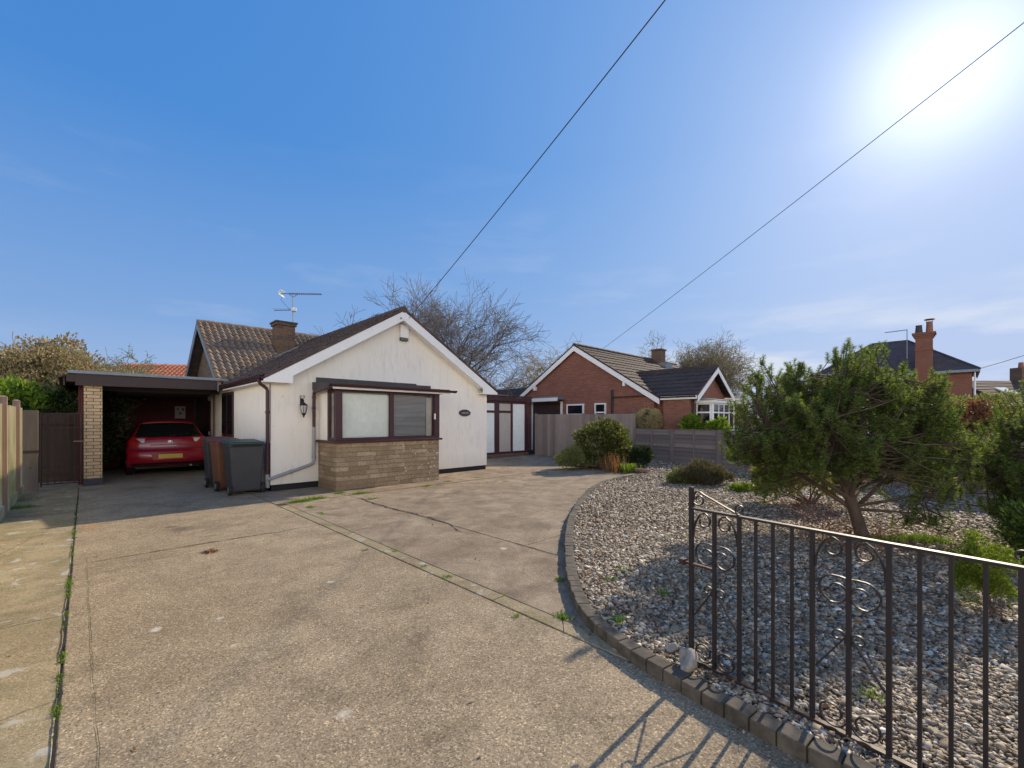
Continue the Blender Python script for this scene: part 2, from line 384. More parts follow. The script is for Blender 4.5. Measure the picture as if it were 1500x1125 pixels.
# vertical blind fabric, venetian slats, interior
t = NT('blind_pale'); x, y, z = t.sep(); w = t.math('SINE', t.math('MULTIPLY', t.math('ADD', x, y), 2*pi/.089))
c = t.mix(t.ramp(t.math('ADD', t.math('MULTIPLY', w, .5), .5), [(.0, 0.0), (.5, 1.0)]), (.66,.70,.66), (.76,.80,.76)); M['blind_pale'] = t.done(c, .9)
t = NT('blind_grey'); x, y, z = t.sep(); w = t.math('SINE', t.math('MULTIPLY', z, 2*pi/.026))
c = t.mix(t.ramp(t.math('ADD', t.math('MULTIPLY', w, .5), .5), [(.2, 0.0), (.8, 1.0)]), (.24,.23,.23), (.36,.345,.345)); M['blind_grey'] = t.done(c, .8)
vary('frost_pale', (.70,.74,.71), (.80,.84,.80), 1.2, .35, .02, fine=8)
vary('frost_beige', (.40,.35,.31), (.48,.43,.38), 1.2, .4, .02, fine=8)
vary('interior', (.20,.18,.16), (.28,.25,.22), 2, .9, 0)

t = NT('gravel_bed'); v = t.vor(42, out='Color'); d = t.vor(42); v2 = t.sep(v)
c = t.ramp(v2[0], [(0.0, (.05,.036,.025)), (.3, (.15,.115,.08)), (.55, (.25,.20,.145)), (.8, (.34,.29,.215)), (1.0, (.50,.44,.36))])
c = t.mix(t.ramp(d, [(.25, 0.0), (.6, .75)]), c, (.04,.032,.028))
c = t.mix(t.ramp(t.noise(1.1, 5, .6), [(.45, 0.0), (.75, .6)]), c, (.15,.125,.07))
M['gravel_bed'] = t.done(c, .9, 0, t.bump(d, .9, -.02), .2)
t = NT('gravel_stone'); r = t.island()
c = t.ramp(r, [(0.0, (.055,.036,.026)), (.22, (.15,.100,.065)), (.46, (.255,.19,.125)), (.68, (.36,.285,.195)), (.87, (.44,.365,.265)), (.96, (.56,.49,.385)), (1.0, (.78,.72,.62))])
c = t.mix(t.ramp(t.noise(.9, 4, .6), [(.4, 0.0), (.75, .55)]), c, (.21,.165,.105))
M['gravel_stone'] = t.done(c, .75, 0, t.bump(t.noise(80, 3), .3, .003), .35)

leafmat('needle', [(.035,.075,.038), (.065,.12,.045), (.13,.20,.05), (.25,.33,.07), (.46,.48,.12)], .55, .6)
leafmat('needle_yellow', [(.30,.26,.05), (.42,.36,.08), (.25,.24,.06)], .45)
leafmat('conifer_lime', [(.12,.19,.03), (.21,.28,.04), (.36,.39,.07)], .4)
leafmat('leaf_green', [(.05,.075,.022), (.09,.12,.035), (.16,.18,.05), (.32,.28,.10)], .35, .35)
leafmat('leaf_dark', [(.020,.035,.015), (.035,.055,.020), (.05,.075,.03)], .3, .4)
leafmat('leaf_bright', [(.12,.22,.025), (.20,.32,.04), (.30,.38,.06), (.08,.15,.02)], .5, .4)
leafmat('leaf_brown', [(.26,.17,.11), (.40,.30,.20), (.36,.34,.12), (.56,.45,.34), (.22,.20,.08)], .35)
leafmat('leaf_pink', [(.40,.27,.20), (.52,.40,.30), (.30,.25,.14), (.22,.17,.12)], .35)
leafmat('leaf_hay', [(.60,.50,.28), (.72,.62,.40), (.46,.37,.19)], .4)
leafmat('leaf_olive', [(.17,.20,.07), (.25,.27,.11), (.34,.33,.16)], .4)
leafmat('leaf_red', [(.17,.05,.045), (.24,.09,.06), (.13,.045,.05), (.28,.17,.09), (.14,.12,.05)], .4)
leafmat('leaf_rust', [(.30,.12,.06), (.38,.18,.10), (.22,.12,.06), (.14,.13,.05)], .4)
leafmat('heather', [(.10,.085,.05), (.16,.13,.085), (.13,.13,.05), (.20,.17,.13)], .3)
leafmat('grass', [(.10,.20,.02), (.18,.30,.04), (.26,.36,.06)], .5)
leafmat('moss', [(.10,.15,.03), (.16,.20,.04), (.20,.20,.07)], .2)
leafmat('litter', [(.30,.13,.05), (.20,.10,.05), (.42,.24,.10), (.12,.07,.045), (.45,.36,.26)], .2)
# ---------------------------------------------------------------- camera, light, sky
cam = bpy.data.cameras.new('camera'); co = bpy.data.objects.new('camera', cam); COL.objects.link(co)
co.location = (0, 0, CAMH); co.rotation_euler = (R(90), 0, 0)
cam.sensor_width = 36; cam.lens = F/1500*36; cam.shift_y = (HY-562.5)/1500; cam.clip_end = 3000; cam.clip_start = .05
SC.camera = co
SUN = Vector((.99, 1.0, .795)).normalized()
sl = bpy.data.lights.new('sun', 'SUN'); sl.energy = 5.0; sl.angle = R(.53); sl.color = (1.0, .86, .66)
so = bpy.data.objects.new('sun', sl); COL.objects.link(so); so.location = (30, 30, 30)
so.rotation_euler = SUN.to_track_quat('Z', 'Y').to_euler()
w = bpy.data.worlds.new('World'); SC.world = w; w.use_nodes = True
nt = w.node_tree; nt.nodes.clear()
def wn(t): return nt.nodes.new(t)
L = nt.links.new
sky = wn('ShaderNodeTexSky'); sky.sky_type = 'NISHITA'; sky.sun_disc = False
sky.sun_elevation = math.asin(SUN.z); sky.sun_rotation = atan2(SUN.x, SUN.y)
sky.air_density = 1.0; sky.dust_density = .6; sky.ozone_density = 2.5; sky.altitude = 50
tc = wn('ShaderNodeTexCoord'); out = wn('ShaderNodeOutputWorld'); bg = wn('ShaderNodeBackground')
def wm(op, a, b=None, c=None):
    n = wn('ShaderNodeMath'); n.operation = op
    for i, q in enumerate((a, b, c)):
        if q is None: continue
        if isinstance(q, (int, float)): n.inputs[i].default_value = q
        else: L(q, n.inputs[i])
    return n.outputs[0]
def wmix(f, a, b, mode='MIX'):
    n = wn('ShaderNodeMix'); n.data_type = 'RGBA'; n.blend_type = mode
    for i, q in ((0, f), (6, a), (7, b)):
        if isinstance(q, (int, float)): n.inputs[i].default_value = q
        elif isinstance(q, tuple): n.inputs[i].default_value = q + (1,)
        else: L(q, n.inputs[i])
    return n.outputs[2]
dt = wn('ShaderNodeVectorMath'); dt.operation = 'DOT_PRODUCT'; L(tc.outputs['Generated'], dt.inputs[0]); dt.inputs[1].default_value = SUN
dd = wm('MAXIMUM', dt.outputs['Value'], 0.0)
g1 = wm('MULTIPLY', wm('POWER', dd, 200.0), 5.0); g2 = wm('MULTIPLY', wm('POWER', dd, 26.0), .85); g3 = wm('MULTIPLY', wm('POWER', dd, 5.0), 1.05)
glow = wm('ADD', wm('ADD', g1, g2), g3)
# thin cloud veils low in the sky and a few wisps
mp = wn('ShaderNodeMapping'); L(tc.outputs['Generated'], mp.inputs[0]); mp.inputs['Scale'].default_value = (1.6, 1.6, 7.0)
no = wn('ShaderNodeTexNoise'); L(mp.outputs[0], no.inputs[0]); no.inputs['Scale'].default_value = 2.4; no.inputs['Detail'].default_value = 7; no.inputs['Roughness'].default_value = .55
sp = wn('ShaderNodeSeparateXYZ'); L(tc.outputs['Generated'], sp.inputs[0])
def ramp(f, st):
    n = wn('ShaderNodeValToRGB'); L(f, n.inputs[0])
    while len(n.color_ramp.elements) < len(st): n.color_ramp.elements.new(.5)
    for e, (p, v) in zip(n.color_ramp.elements, st): e.position = p; e.color = (v, v, v, 1)
    return n.outputs[0]
lowband = ramp(sp.outputs[2], [(0.0, 1.0), (.13, .75), (.24, 0.0)])
right = ramp(sp.outputs[0], [(.05, .05), (.45, 1.0)])
cl = wm('MULTIPLY', wm('MULTIPLY', ramp(no.outputs[0], [(.40, 0.0), (.58, 1.0)]), lowband), right)
wisp = wm('MULTIPLY', ramp(no.outputs[0], [(.54, 0.0), (.78, .22)]), ramp(sp.outputs[2], [(.1, 0.0), (.2, 1.0), (.55, 0.0)]))
SKYK = .092; FILLK = 30.0
# the photograph's sky is evenly blue: compress the range of the Nishita sky channel by channel
sr = wn('ShaderNodeSeparateColor'); L(sky.outputs[0], sr.inputs[0]); cb = wn('ShaderNodeCombineColor')
for i, (k, p) in enumerate(((.66, .60), (1.95, .30), (5.0, .13))): L(wm('MULTIPLY', wm('POWER', wm('MINIMUM', sr.outputs[i], 11.0), p), k), cb.inputs[i])
hz = ramp(sp.outputs[2], [(0.0, .55), (.18, .24), (.50, 0.0)])
skyc = wmix(hz, cb.outputs[0], (4.9, 5.6, 6.9))
c1 = wmix(wm('MINIMUM', wm('ADD', wm('MULTIPLY', cl, .8), wisp), 1.0), skyc, (6.4, 6.7, 7.2))
# added fill light: unseen bright cloud band behind the camera, lifting shaded walls
back_fill = wm('MULTIPLY', ramp(wm('MULTIPLY', sp.outputs[1], -1.0), [(.02, 0.0), (.55, 1.0)]), ramp(no.outputs[0], [(.34, .55), (.6, 1.0)]))
back_fill = wm('MULTIPLY', back_fill, ramp(sp.outputs[2], [(.0, .9), (.10, 1.0), (.24, .9), (.40, .05)]))
c1 = wmix(back_fill, c1, (FILLK*1.10, FILLK, FILLK*.86))
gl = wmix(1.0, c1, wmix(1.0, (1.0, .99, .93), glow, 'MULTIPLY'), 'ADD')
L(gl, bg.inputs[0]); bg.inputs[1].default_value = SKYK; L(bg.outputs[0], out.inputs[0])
SC.view_settings.view_transform = 'Standard'; SC.view_settings.look = 'None'; SC.view_settings.gamma = 1
SC.view_settings.exposure = 0.32

# ---------------------------------------------------------------- ground, drive, gravel
m = MB(); m.add([(-600,-600,-.05),(600,-600,-.05),(600,900,-.05),(-600,900,-.05)], [(0,1,2,3)])
tag(m.build('ground', M['ground']), kind='structure')
m = MB(); p = [HW(-60, -12.6), HW(60, -12.6), HW(60, -20), HW(-60, -20)]
m.add([(a, b, -.046) for a, b in p], [(0,1,2,3)]); tag(m.build('road', M['asphalt']), kind='structure')
def slab_obj(name, rects, mat, z1=0.0):
    mb = MB()
    for u0, u1, v0, v1 in rects:
        p = [HW(u0, v0), HW(u1, v0), HW(u1, v1), HW(u0, v1)]
        mb.hexa([(a, b, -.10) for a, b in p] + [(a, b, z1) for a, b in p])
    return tag(mb.build(name, mat, bevel=.006), kind='structure')
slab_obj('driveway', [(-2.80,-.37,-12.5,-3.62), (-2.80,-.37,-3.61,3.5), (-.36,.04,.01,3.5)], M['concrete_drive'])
slab_obj('driveway_edge', [(-.358,-.225,-12.5,-7.2),(-.358,-.225,-7.19,-1.8)], M['concrete_old'], .002)
slab_obj('driveway_extension', [(-.212,.93,-12.5,-1.56), (.942,8.9,-12.5,-6.3), (.942,8.9,-6.29,-1.56)], M['concrete_right'], -.002)
m = MB()
for u0, u1, v0, v1 in ((-2.83,-2.79,-12.5,3.5), (-.38,-.20,-12.5,-1.6), (-2.8,8.9,-1.57,-1.53), (-2.8,-.36,-3.63,-3.60)):
    p = [HW(u0, v0), HW(u1, v0), HW(u1, v1), HW(u0, v1)]; m.hexa([(a, b, -.09) for a, b in p] + [(a, b, -.011) for a, b in p])
tag(m.build('joint_dirt', M['joint_dirt']), kind='structure')
slab_obj('front_path', [(-.36,.9,-1.545,.0), (.91,3.1,-1.545,.0), (3.11,12.5,-1.545,2.9)], M['concrete_right'], .004)
slab_obj('side_path', [(-3.75,-2.812,-12.5,-8.3),(-3.75,-2.812,-8.285,-5.15),(-3.75,-2.812,-5.14,-1.2),(-3.75,-2.812,-1.19,1.9),(-3.75,-2.812,1.92,3.5)], M['concrete_old'], -.004)
slab_obj('carport_floor', [(-3.75,-.0,3.515,8.6)], M['concrete_drive'], -.002)

kerb_px = [(877,710),(864,717),(850.7,729),(837,746.7),(826.7,765),(821,789),(818.7,821),(820,853),(826.7,885),(839,916),(860,941.5),(899,970),(929,991),(971,1018),(1022,1048),(1064,1075),(1100,1096),(1154,1125)]
kerb = [G(905,702), G(940,697.5)][::-1] + [G(*p) for p in kerb_px]
d_ = Vector(kerb[-1]) - Vector(kerb[-2]); d_.normalize()
kerb += [tuple(Vector(kerb[-1]) + d_*k*.25) for k in (1, 2, 3, 4, 5)]
# resample
def resample(pts, step):
    out_ = [Vector(pts[0])]; acc = 0; prev = Vector(pts[0])
    for q in pts[1:]:
        q = Vector(q)
        while (q - prev).length + acc >= step:
            t_ = (step - acc)/(q-prev).length; prev = prev + (q-prev)*t_; out_.append(prev.copy()); acc = 0
        acc += (q-prev).length; prev = q
    return out_
def smooth(pts, k=2):
    pts = [Vector(p) for p in pts]
    for _ in range(k):
        pts = [pts[0]] + [(pts[i-1] + pts[i]*2 + pts[i+1])/4 for i in range(1, len(pts)-1)] + [pts[-1]]
    return pts
kerb = [(x_+.065, y_+.065) for x_, y_ in kerb]
kr = smooth(resample(smooth(resample(kerb, .12), 3), .118), 1)
mb = MB(); KW = .095; KH = .072
rk = random.Random(3)
inner = []
for i in range(len(kr)-1):
    a, b = kr[i], kr[i+1]; dv = (b-a).normalized(); nv = Vector((-dv.y, dv.x))   # to the garden side
    if i == 0: inner.append(a + nv*KW)
    inner.append(b + nv*KW)
    g_ = .003
    a2, b2 = a + dv*g_, b - dv*g_; j = rk.uniform(-.007, .007); zt = KH + rk.uniform(-.004, .004)
    q = [a2 + nv*j, b2 + nv*(j + rk.uniform(-.003,.003)), b2 + nv*KW, a2 + nv*KW]
    mb.hexa([(p_.x, p_.y, -.05) for p_ in q] + [(p_.x, p_.y, zt + rk.uniform(-.003,.003)) for p_ in q])
tag(mb.build('kerb', M['kerb_stone'], bevel=.006), kind='structure')
# mortar bed under the kerb bricks
mb = MB()
for i in range(len(kr)-1):
    a, b = kr[i], kr[i+1]; dv = (b-a).normalized(); nv = Vector((-dv.y, dv.x))
    q = [a + nv*.008, b + nv*.008, b + nv*(KW-.006), a + nv*(KW-.006)]
    mb.hexa([(p_.x, p_.y, -.05) for p_ in q] + [(p_.x, p_.y, KH-.013) for p_ in q])
tag(mb.build('kerb_mortar', M['joint_dirt']), kind='structure')

GJ = (4.55, 16.25); GK = (6.65, 12.35); GFD = Vector((2.1, -3.9)).normalized()
far_end = tuple(Vector(GK) + GFD*6.2)
bed = [tuple(p) for p in inner[::-1]] + [G(949,695), G(883,687.5), G(826,682), (1.6, 17.3), GJ, GK, far_end, (11.5, 4.5), (11, -1.5), (3.2, -1.6)]
def poly_sheet(name, poly, z, mat):
    bm = bmesh.new(); vs = [bm.verts.new((x, y, z)) for x, y in poly]
    es = [bm.edges.new((vs[i], vs[(i+1) % len(vs)])) for i in range(len(vs))]
    bmesh.ops.triangle_fill(bm, use_beauty=True, edges=es)
    for f_ in bm.faces:
        if f_.normal.z < 0: f_.normal_flip()
    me = bpy.data.meshes.new(name); bm.to_mesh(me); bm.free(); me.materials.append(mat)
    o = bpy.data.objects.new(name, me); COL.objects.link(o); return o
BEDZ = .045
tag(poly_sheet('gravel_ground', bed, BEDZ, M['gravel_bed']), kind='structure')
PB = np.array(bed)
def inside(P, poly=PB):
    x, y = P[:,0], P[:,1]; r = np.zeros(len(P), bool); n = len(poly)
    for i in range(n):
        x0, y0 = poly[i]; x1, y1 = poly[(i+1) % n]
        c_ = ((y0 > y) != (y1 > y)) & (x < (x1-x0)*(y-y0)/((y1-y0) + 1e-12) + x0); r ^= c_
    return r
def stones(rg, P, size, z0):
    n = len(P)
    cube = np.array([(-1,-1,-1),(1,-1,-1),(1,1,-1),(-1,1,-1),(-.8,-.8,1),(.8,-.8,1),(.8,.8,1),(-.8,.8,1)], float)
    V = cube[None] * (1 + rg.uniform(-.38, .38, (n, 8, 3)))
    s = size[:, None] * np.stack([rg.uniform(.6, 1.35, n), rg.uniform(.45, 1.0, n), rg.uniform(.22, .5, n)], 1)
    V *= s[:, None, :] * .5
    a = rg.uniform(0, 2*pi, n); tx = rg.normal(0, .35, n); ty = rg.normal(0, .35, n)
    ca, sa = np.cos(a)[:, None], np.sin(a)[:, None]
    x, y, z = V[..., 0], V[..., 1], V[..., 2]
    y, z = y*np.cos(tx)[:, None] - z*np.sin(tx)[:, None], y*np.sin(tx)[:, None] + z*np.cos(tx)[:, None]
    x, z = x*np.cos(ty)[:, None] + z*np.sin(ty)[:, None], -x*np.sin(ty)[:, None] + z*np.cos(ty)[:, None]
    x, y = x*ca - y*sa, x*sa + y*ca
    V = np.stack([x, y, z], 2) + np.concatenate([P, z0[:, None]], 1)[:, None, :]
    f = np.array([(0,3,2,1),(4,5,6,7),(0,1,5,4),(1,2,6,5),(2,3,7,6),(3,0,4,7)])
    Fc = (f[None] + (np.arange(n)*8)[:, None, None]).reshape(-1, 4)
    return V.reshape(-1, 3), Fc
rg = np.random.default_rng(11)
PS = []; SS = []
for (lo, hi, dens, sz) in ((0.2, 3.0, 9000, .0175), (3.0, 5.6, 4200, .022), (5.6, 10.0, 1500, .029), (10.0, 16.5, 320, .042)):
    n = int(dens * 9.5 * (hi-lo)); P = np.stack([rg.uniform(.2, 9.7, n), rg.uniform(lo, hi, n)], 1)
    P = P[(P[:, 0] < P[:, 1]*1.23 + .35)]; P = P[inside(P)]; PS.append(P); SS.append(sz * rg.lognormal(0, .42, len(P)))
P = np.concatenate(PS); S_ = np.minimum(np.concatenate(SS), .052)
V, Fc = stones(rg, P, S_, BEDZ + .002 + rg.uniform(0, .012, len(P)))
tag(np_obj('gravel', V, Fc, M['gravel_stone']), 'loose grey and tan stone chippings filling the front garden bed', 'gravel', kind='stuff')
# the long wandering crack and the shallow trowelled line beside the joint
def crack(name, pts, w, mat, seed, jit=.018):
    rr = random.Random(seed); P_ = resample([Vector(p) for p in pts], .05); vs = []; fs = []
    o_ = 0
    for i, p in enumerate(P_):
        d = (P_[min(i+1, len(P_)-1)] - P_[max(i-1, 0)]).normalized(); n_ = Vector((-d.y, d.x)); o_ = o_*.8 + rr.gauss(0, jit*.6)
        ww = w*rr.uniform(.35, 1.3)*min(1, (len(P_)-i)/8, (i+1)/4); c = p + n_*o_
        vs += [(c.x-n_.x*ww/2, c.y-n_.y*ww/2, .0045), (c.x+n_.x*ww/2, c.y+n_.y*ww/2, .0045)]
    fs = [(2*i, 2*i+1, 2*i+3, 2*i+2) for i in range(len(P_)-1)]
    return tag(MB().add(vs, fs).build(name, mat), kind='structure')
crack('driveway_crack', [G(525,729),G(560,741),G(600,751),G(650,765),G(690,783)], .022, M['bitumen'], 3)
crack('driveway_crack', [G(745,794),G(790,806),G(820,818)], .010, M['bitumen'], 4)
crack('driveway_crack', [HW(-2.68,-12),HW(-2.66,-8),HW(-2.68,-5.5),HW(-2.70,-3.2)], .0028, M['joint_dirt'], 5, .004)
crack('driveway_crack', [HW(-2.5,-3.9),HW(-1.9,-4.0),HW(-1.2,-4.1)], .006, M['bitumen'], 6, .010)
crack('driveway_crack', [HW(-2.80,-3.616),HW(-1.9,-3.60),HW(-.9,-3.62),HW(-.36,-3.615)], .014, M['joint_dirt'], 7, .008)
for k, (va, vb) in enumerate(((-10.5,-8.6),(-8.7,-6.0),(-6.1,-3.2),(-3.3,-.4),(-.5,2.4))): crack('driveway_crack', [HW(-2.812,va),HW(-2.80,vb)], .011, M['bitumen'], 20+k, .0035)
crack('driveway_crack', [G(822,893),G(824,915),G(827,935)], .014, M['bitumen'], 31, .004)
crack('driveway_crack', [HW(-3.7,-5.14),HW(-3.2,-5.12),HW(-2.83,-5.15)], .016, M['bitumen'], 32, .010)
crack('driveway_crack', [HW(.9,-1.56),HW(2.5,-1.55),HW(5.0,-1.55)], .014, M['joint_dirt'], 33, .008)
# timber board edging where the bed meets the top of the drive
a, b = G(949,694.5), G(880,686.5); mb = MB(); dv = (Vector(b)-Vector(a)).normalized(); nv = Vector((dv.y, -dv.x))
q = [Vector(a), Vector(b), Vector(b)+nv*.05, Vector(a)+nv*.05]
mb.hexa([(p_.x, p_.y, -.03) for p_ in q] + [(p_.x, p_.y, .12) for p_ in q])
tag(mb.build('edging_board', M['post_wood']), 'low dark timber edging board between the drive and the gravel bed', 'edging board')
# ---------------------------------------------------------------- roof tiles as real relief
def tiles(mb, o, ax, up, width, length, tw=.30, gauge=.34, amp=.035, step=.028, seg=6, clip=None, sharp=1.6):
    """tiled slope: origin o (eave corner), ax along the eave, up the slope"""
    o = Vector(o); ax = Vector(ax).normalized(); up = Vector(up).normalized(); nn = ax.cross(up)
    if nn.z < 0: nn = -nn
    nc = max(1, round(width/tw)); tw = width/nc; cols = nc*seg
    nr = max(1, round(length/gauge)); gauge = length/nr
    rows = []
    for j in range(nr):
        for (yy, h) in ((j*gauge, step), ((j+1)*gauge, 0.0)):
            row = []
            for i in range(cols+1):
                ph = (i % seg)/seg; wv = amp*(.5+.5*cos(2*pi*(ph-.25)))**sharp
                jit = .004*sin(i//seg*12.9898+j*78.233)
                row.append(o + ax*(i/seg*tw) + up*yy + nn*(h + wv + jit))
            rows.append(row)
    mb.grid(rows)
    return mb

# ================================================================ BUNGALOW (house frame: x along the gable front, y backwards)
bung = root('bungalow', 'white rendered bungalow with a maroon bay window and brown tiled roof', 'house', (LX, LY, 0), YAW)
W = 5.84; EZ = 2.30; AZ = 4.00; HWd = W/2
WL0 = 6.4
m = MB(); m.prism([(0, .13), (W, .13), (W, EZ), (HWd, AZ-.02), (0, EZ)], 'y', 0, WL0)
m.build('wall', M['render'], bung)
m = MB(); m.box(.02, W-.02, .025, WL0, -.05, .13); m.build('plinth', M['bitumen'], bung)
# front roof: two tiled slopes, ridge, verge
SL = (4.20-2.34)/3.08; rl = sqrt(3.12**2 + (SL*3.12)**2)
roof = None
m = MB()
zt = 2.33; x0 = -.17; x1 = W+.17; L1 = 6.75
half = (x1-x0)/2; zr = zt + SL*half; rlen = sqrt(half**2 + (SL*half)**2)
tiles(m, (x0, -.27, zt), (0,1,0), (half,0,SL*half), L1+.27, rlen, tw=.205, gauge=.27)
tiles(m, (x1, -.27, zt), (0,1,0), (-half,0,SL*half), L1+.27, rlen, tw=.205, gauge=.27)
# ridge tiles and verge pointing
for k in range(15):
    y = -.27 + k*.47
    m.tube([(HWd, y, zr-.005), (HWd, y+.46, zr+.005)], .085, 10)
for s, xe in ((1, x0), (-1, x1)):
    m.hexa([(xe, -.275, zt-.035), (xe, -.20, zt-.035), (HWd, -.20, zr-.035), (HWd, -.275, zr-.035),
            (xe, -.275, zt+.03), (xe, -.20, zt+.03), (HWd, -.20, zr+.035), (HWd, -.275, zr+.035)])
roof = m.build('roof', M['tile_dark'], bung)
# barge boards: white, with boxed ends
bw = .23
for s in (-1, 1):
    m = MB(); X = lambda u: HWd + s*u     # u measured from the ridge line
    top = lambda u: zr - .045 - SL*u
    h = half - .0
    poly = [(X(0), top(0)), (X(h+.02), top(h+.02)), (X(h+.02), 2.215), (X(h-.52), 2.215), (X(h-.52), top(h-.52)-bw), (X(0), top(0)-bw)]
    m.prism(poly, 'y', -.262 if s < 0 else -.260, -.228)
    m.build('bargeboard', M['white_paint'], bung, bevel=.003)
    m = MB(); m.prism([(X(h-.52), 2.222), (X(h+.0), 2.222), (X(h+.0), 2.250), (X(h-.52), 2.250)], 'y', -.226, .02 if s > 0 else 3.45)
    for_s = m.build('soffit', M['white_paint'], bung)
    m = MB(); a_, b_ = X(0), X(h-.50)
    m.hexa([(a_, -.227, top(0)-bw+.02), (b_, -.227, top(h-.5)-bw+.02), (b_, -.001, top(h-.5)-bw+.02), (a_, -.001, top(0)-bw+.02),
            (a_, -.227, top(0)-bw+.04), (b_, -.227, top(h-.5)-bw+.04), (b_, -.001, top(h-.5)-bw+.04), (a_, -.001, top(0)-bw+.04)])
    m.build('soffit', M['white_paint'], bung)
m = MB(); m.lathe([(.018, 0), (.018, .05)], 10, (HWd-.1, -.31, zr-.24), 'y'); m.build('cable_bracket', M['grey_plastic'], bung)
# eaves fascia + gutters
def gutter(mb, p0, p1, r=.055, out=Vector((0,0,0))):
    p0, p1 = Vector(p0), Vector(p1); d = (p1-p0).normalized(); s = d.cross(Vector((0,0,1))).normalized()
    rows = []
    for rr in (r, r-.006):
        for p in (p0, p1): pass
    prof = [(cos(t)*r, sin(t)*r) for t in np.linspace(pi, 2*pi, 9)] + [(cos(t)*(r-.006), sin(t)*(r-.006)) for t in np.linspace(2*pi, pi, 9)]
    n = len(prof)
    vs = [p + s*a + Vector((0,0,b)) for p in (p0, p1) for a, b in prof]
    mb.add(vs, [(i, (i+1) % n, (i+1) % n + n, i+n) for i in range(n)] + [tuple(range(n)), tuple(range(n, 2*n))])
    # brackets
    L_ = (p1-p0).length; k = max(2, int(L_/.8))
    for i in range(k+1):
        q = p0 + d*(.04 + (L_-.08)*i/k)
        vs = []
        for dd_ in (-.018, .018):
            for a, b in [(cos(t)*(r+.008), sin(t)*(r+.008)) for t in np.linspace(pi*.98, 2.02*pi, 8)]: vs.append(q + d*dd_ + s*a + Vector((0,0,b)))
        mb.add(vs, [(j, j+1, j+9, j+8) for j in range(7)])
m = MB(); m.box(-.135, -.115, -.22, 3.6, 2.222, 2.36); m.box(W+.115, W+.135, -.22, WL0, 2.222, 2.36); m.build('fascia', M['maroon'], bung)
m = MB(); gutter(m, (-.20, -.25, 2.335), (-.20, 3.5, 2.325)); m.build('gutter', M['maroon'], bung)
m = MB(); gutter(m, (W+.20, -.25, 2.335), (W+.20, 5.5, 2.325)); m.build('gutter', M['maroon'], bung)
# corner downpipe with swan neck, grey shoe at the foot
m = MB(); m.tube([(-.20,.04,2.29),(-.20,.04,2.24),(-.175,.035,2.19),(-.07,.03,2.11),(-.05,.03,2.06),(-.05,.03,.34)], .034, 10)
for z in (1.62, .95): m.lathe([(.046,-.02),(.046,.02)], 10, (-.05,.03,z))
m.tube([(-.012,-.012,2.2),(-.012,-.012,.2)], .009, 6)
m.build('downpipe', M['maroon'], bung, smooth=False)
m = MB(); m.lathe([(.042,0),(.042,.10),(.036,.10),(.036,.16),(.044,.16),(.044,.27)], 12, (-.05,.03,.08)); m.build('drain_shoe', M['grey_plastic'], bung)
# bay drain: maroon above, grey below, then sloping to the corner
m = MB(); m.tube([(.83,-.98,2.12),(.80,-.80,2.10),(.83,-.10,2.07),(.84,-.055,2.02),(.84,-.055,1.3)], .033, 10)
for z in (1.95, 1.72): m.lathe([(.044,-.015),(.044,.015)], 10, (.84,-.055,z))
m.build('downpipe', M['maroon'], bung)
m = MB(); m.tube([(.84,-.055,1.31),(.84,-.055,.60),(.82,-.055,.53),(.74,-.055,.49),(.0,-.055,.27),(-.05,-.03,.25)], .035, 10)
m.lathe([(.046,-.02),(.046,.02)], 10, (.84,-.055,.66)); m.tube([(.39,-.055,.386),(.35,-.055,.374)], .046, 10)
m.build('waste_pipe', M['grey_plastic'], bung)

# ---- bay window
bx0, bx1, by = .95, 3.47, -.95; sz, wz = .985, 2.10
m = MB(); m.box(bx0, bx1, by, -.001, -.05, sz); m.build('bay_wall', M['bay_stone'], bung)
m = MB(); m.box(bx0-.06, bx1+.06, by-.07, .0, sz-.002, sz+.045); m.build('window_sill', M['maroon'], bung, bevel=.008)
zb = sz+.046
m = MB(); fy0, fy1 = by-.012, by+.06
m.box(bx0-.01, bx0+.13, fy0, fy1+.05, zb, wz); m.box(bx1-.13, bx1+.01, fy0, fy1+.05, zb, wz)       # corner posts
m.box(2.155, 2.255, fy0+.008, fy1, zb+.055, wz-.06)                                                # mullion
m.box(bx0+.13, bx1-.13, fy0+.004, fy1, zb, zb+.055); m.box(bx0+.13, bx1-.13, fy0+.004, fy1, wz-.06, wz)
for xs in (bx0-.008, bx1-.06+.008):
    m.box(xs, xs+.06, fy1+.05, -.60, zb, zb+.06); m.box(xs, xs+.06, fy1+.05, -.60, wz-.06, wz)
    m.box(xs, xs+.06, -.60, -.52, zb, wz)
m.build('window_frame', M['maroon'], bung, bevel=.004)
for a_, b_ in ((bx0+.005, bx0+.09), (bx1-.09, bx1-.005)): m = MB(); m.box(a_, b_, -.519, 0, zb, wz+.05); m.build('bay_cheek', M['render'], bung)
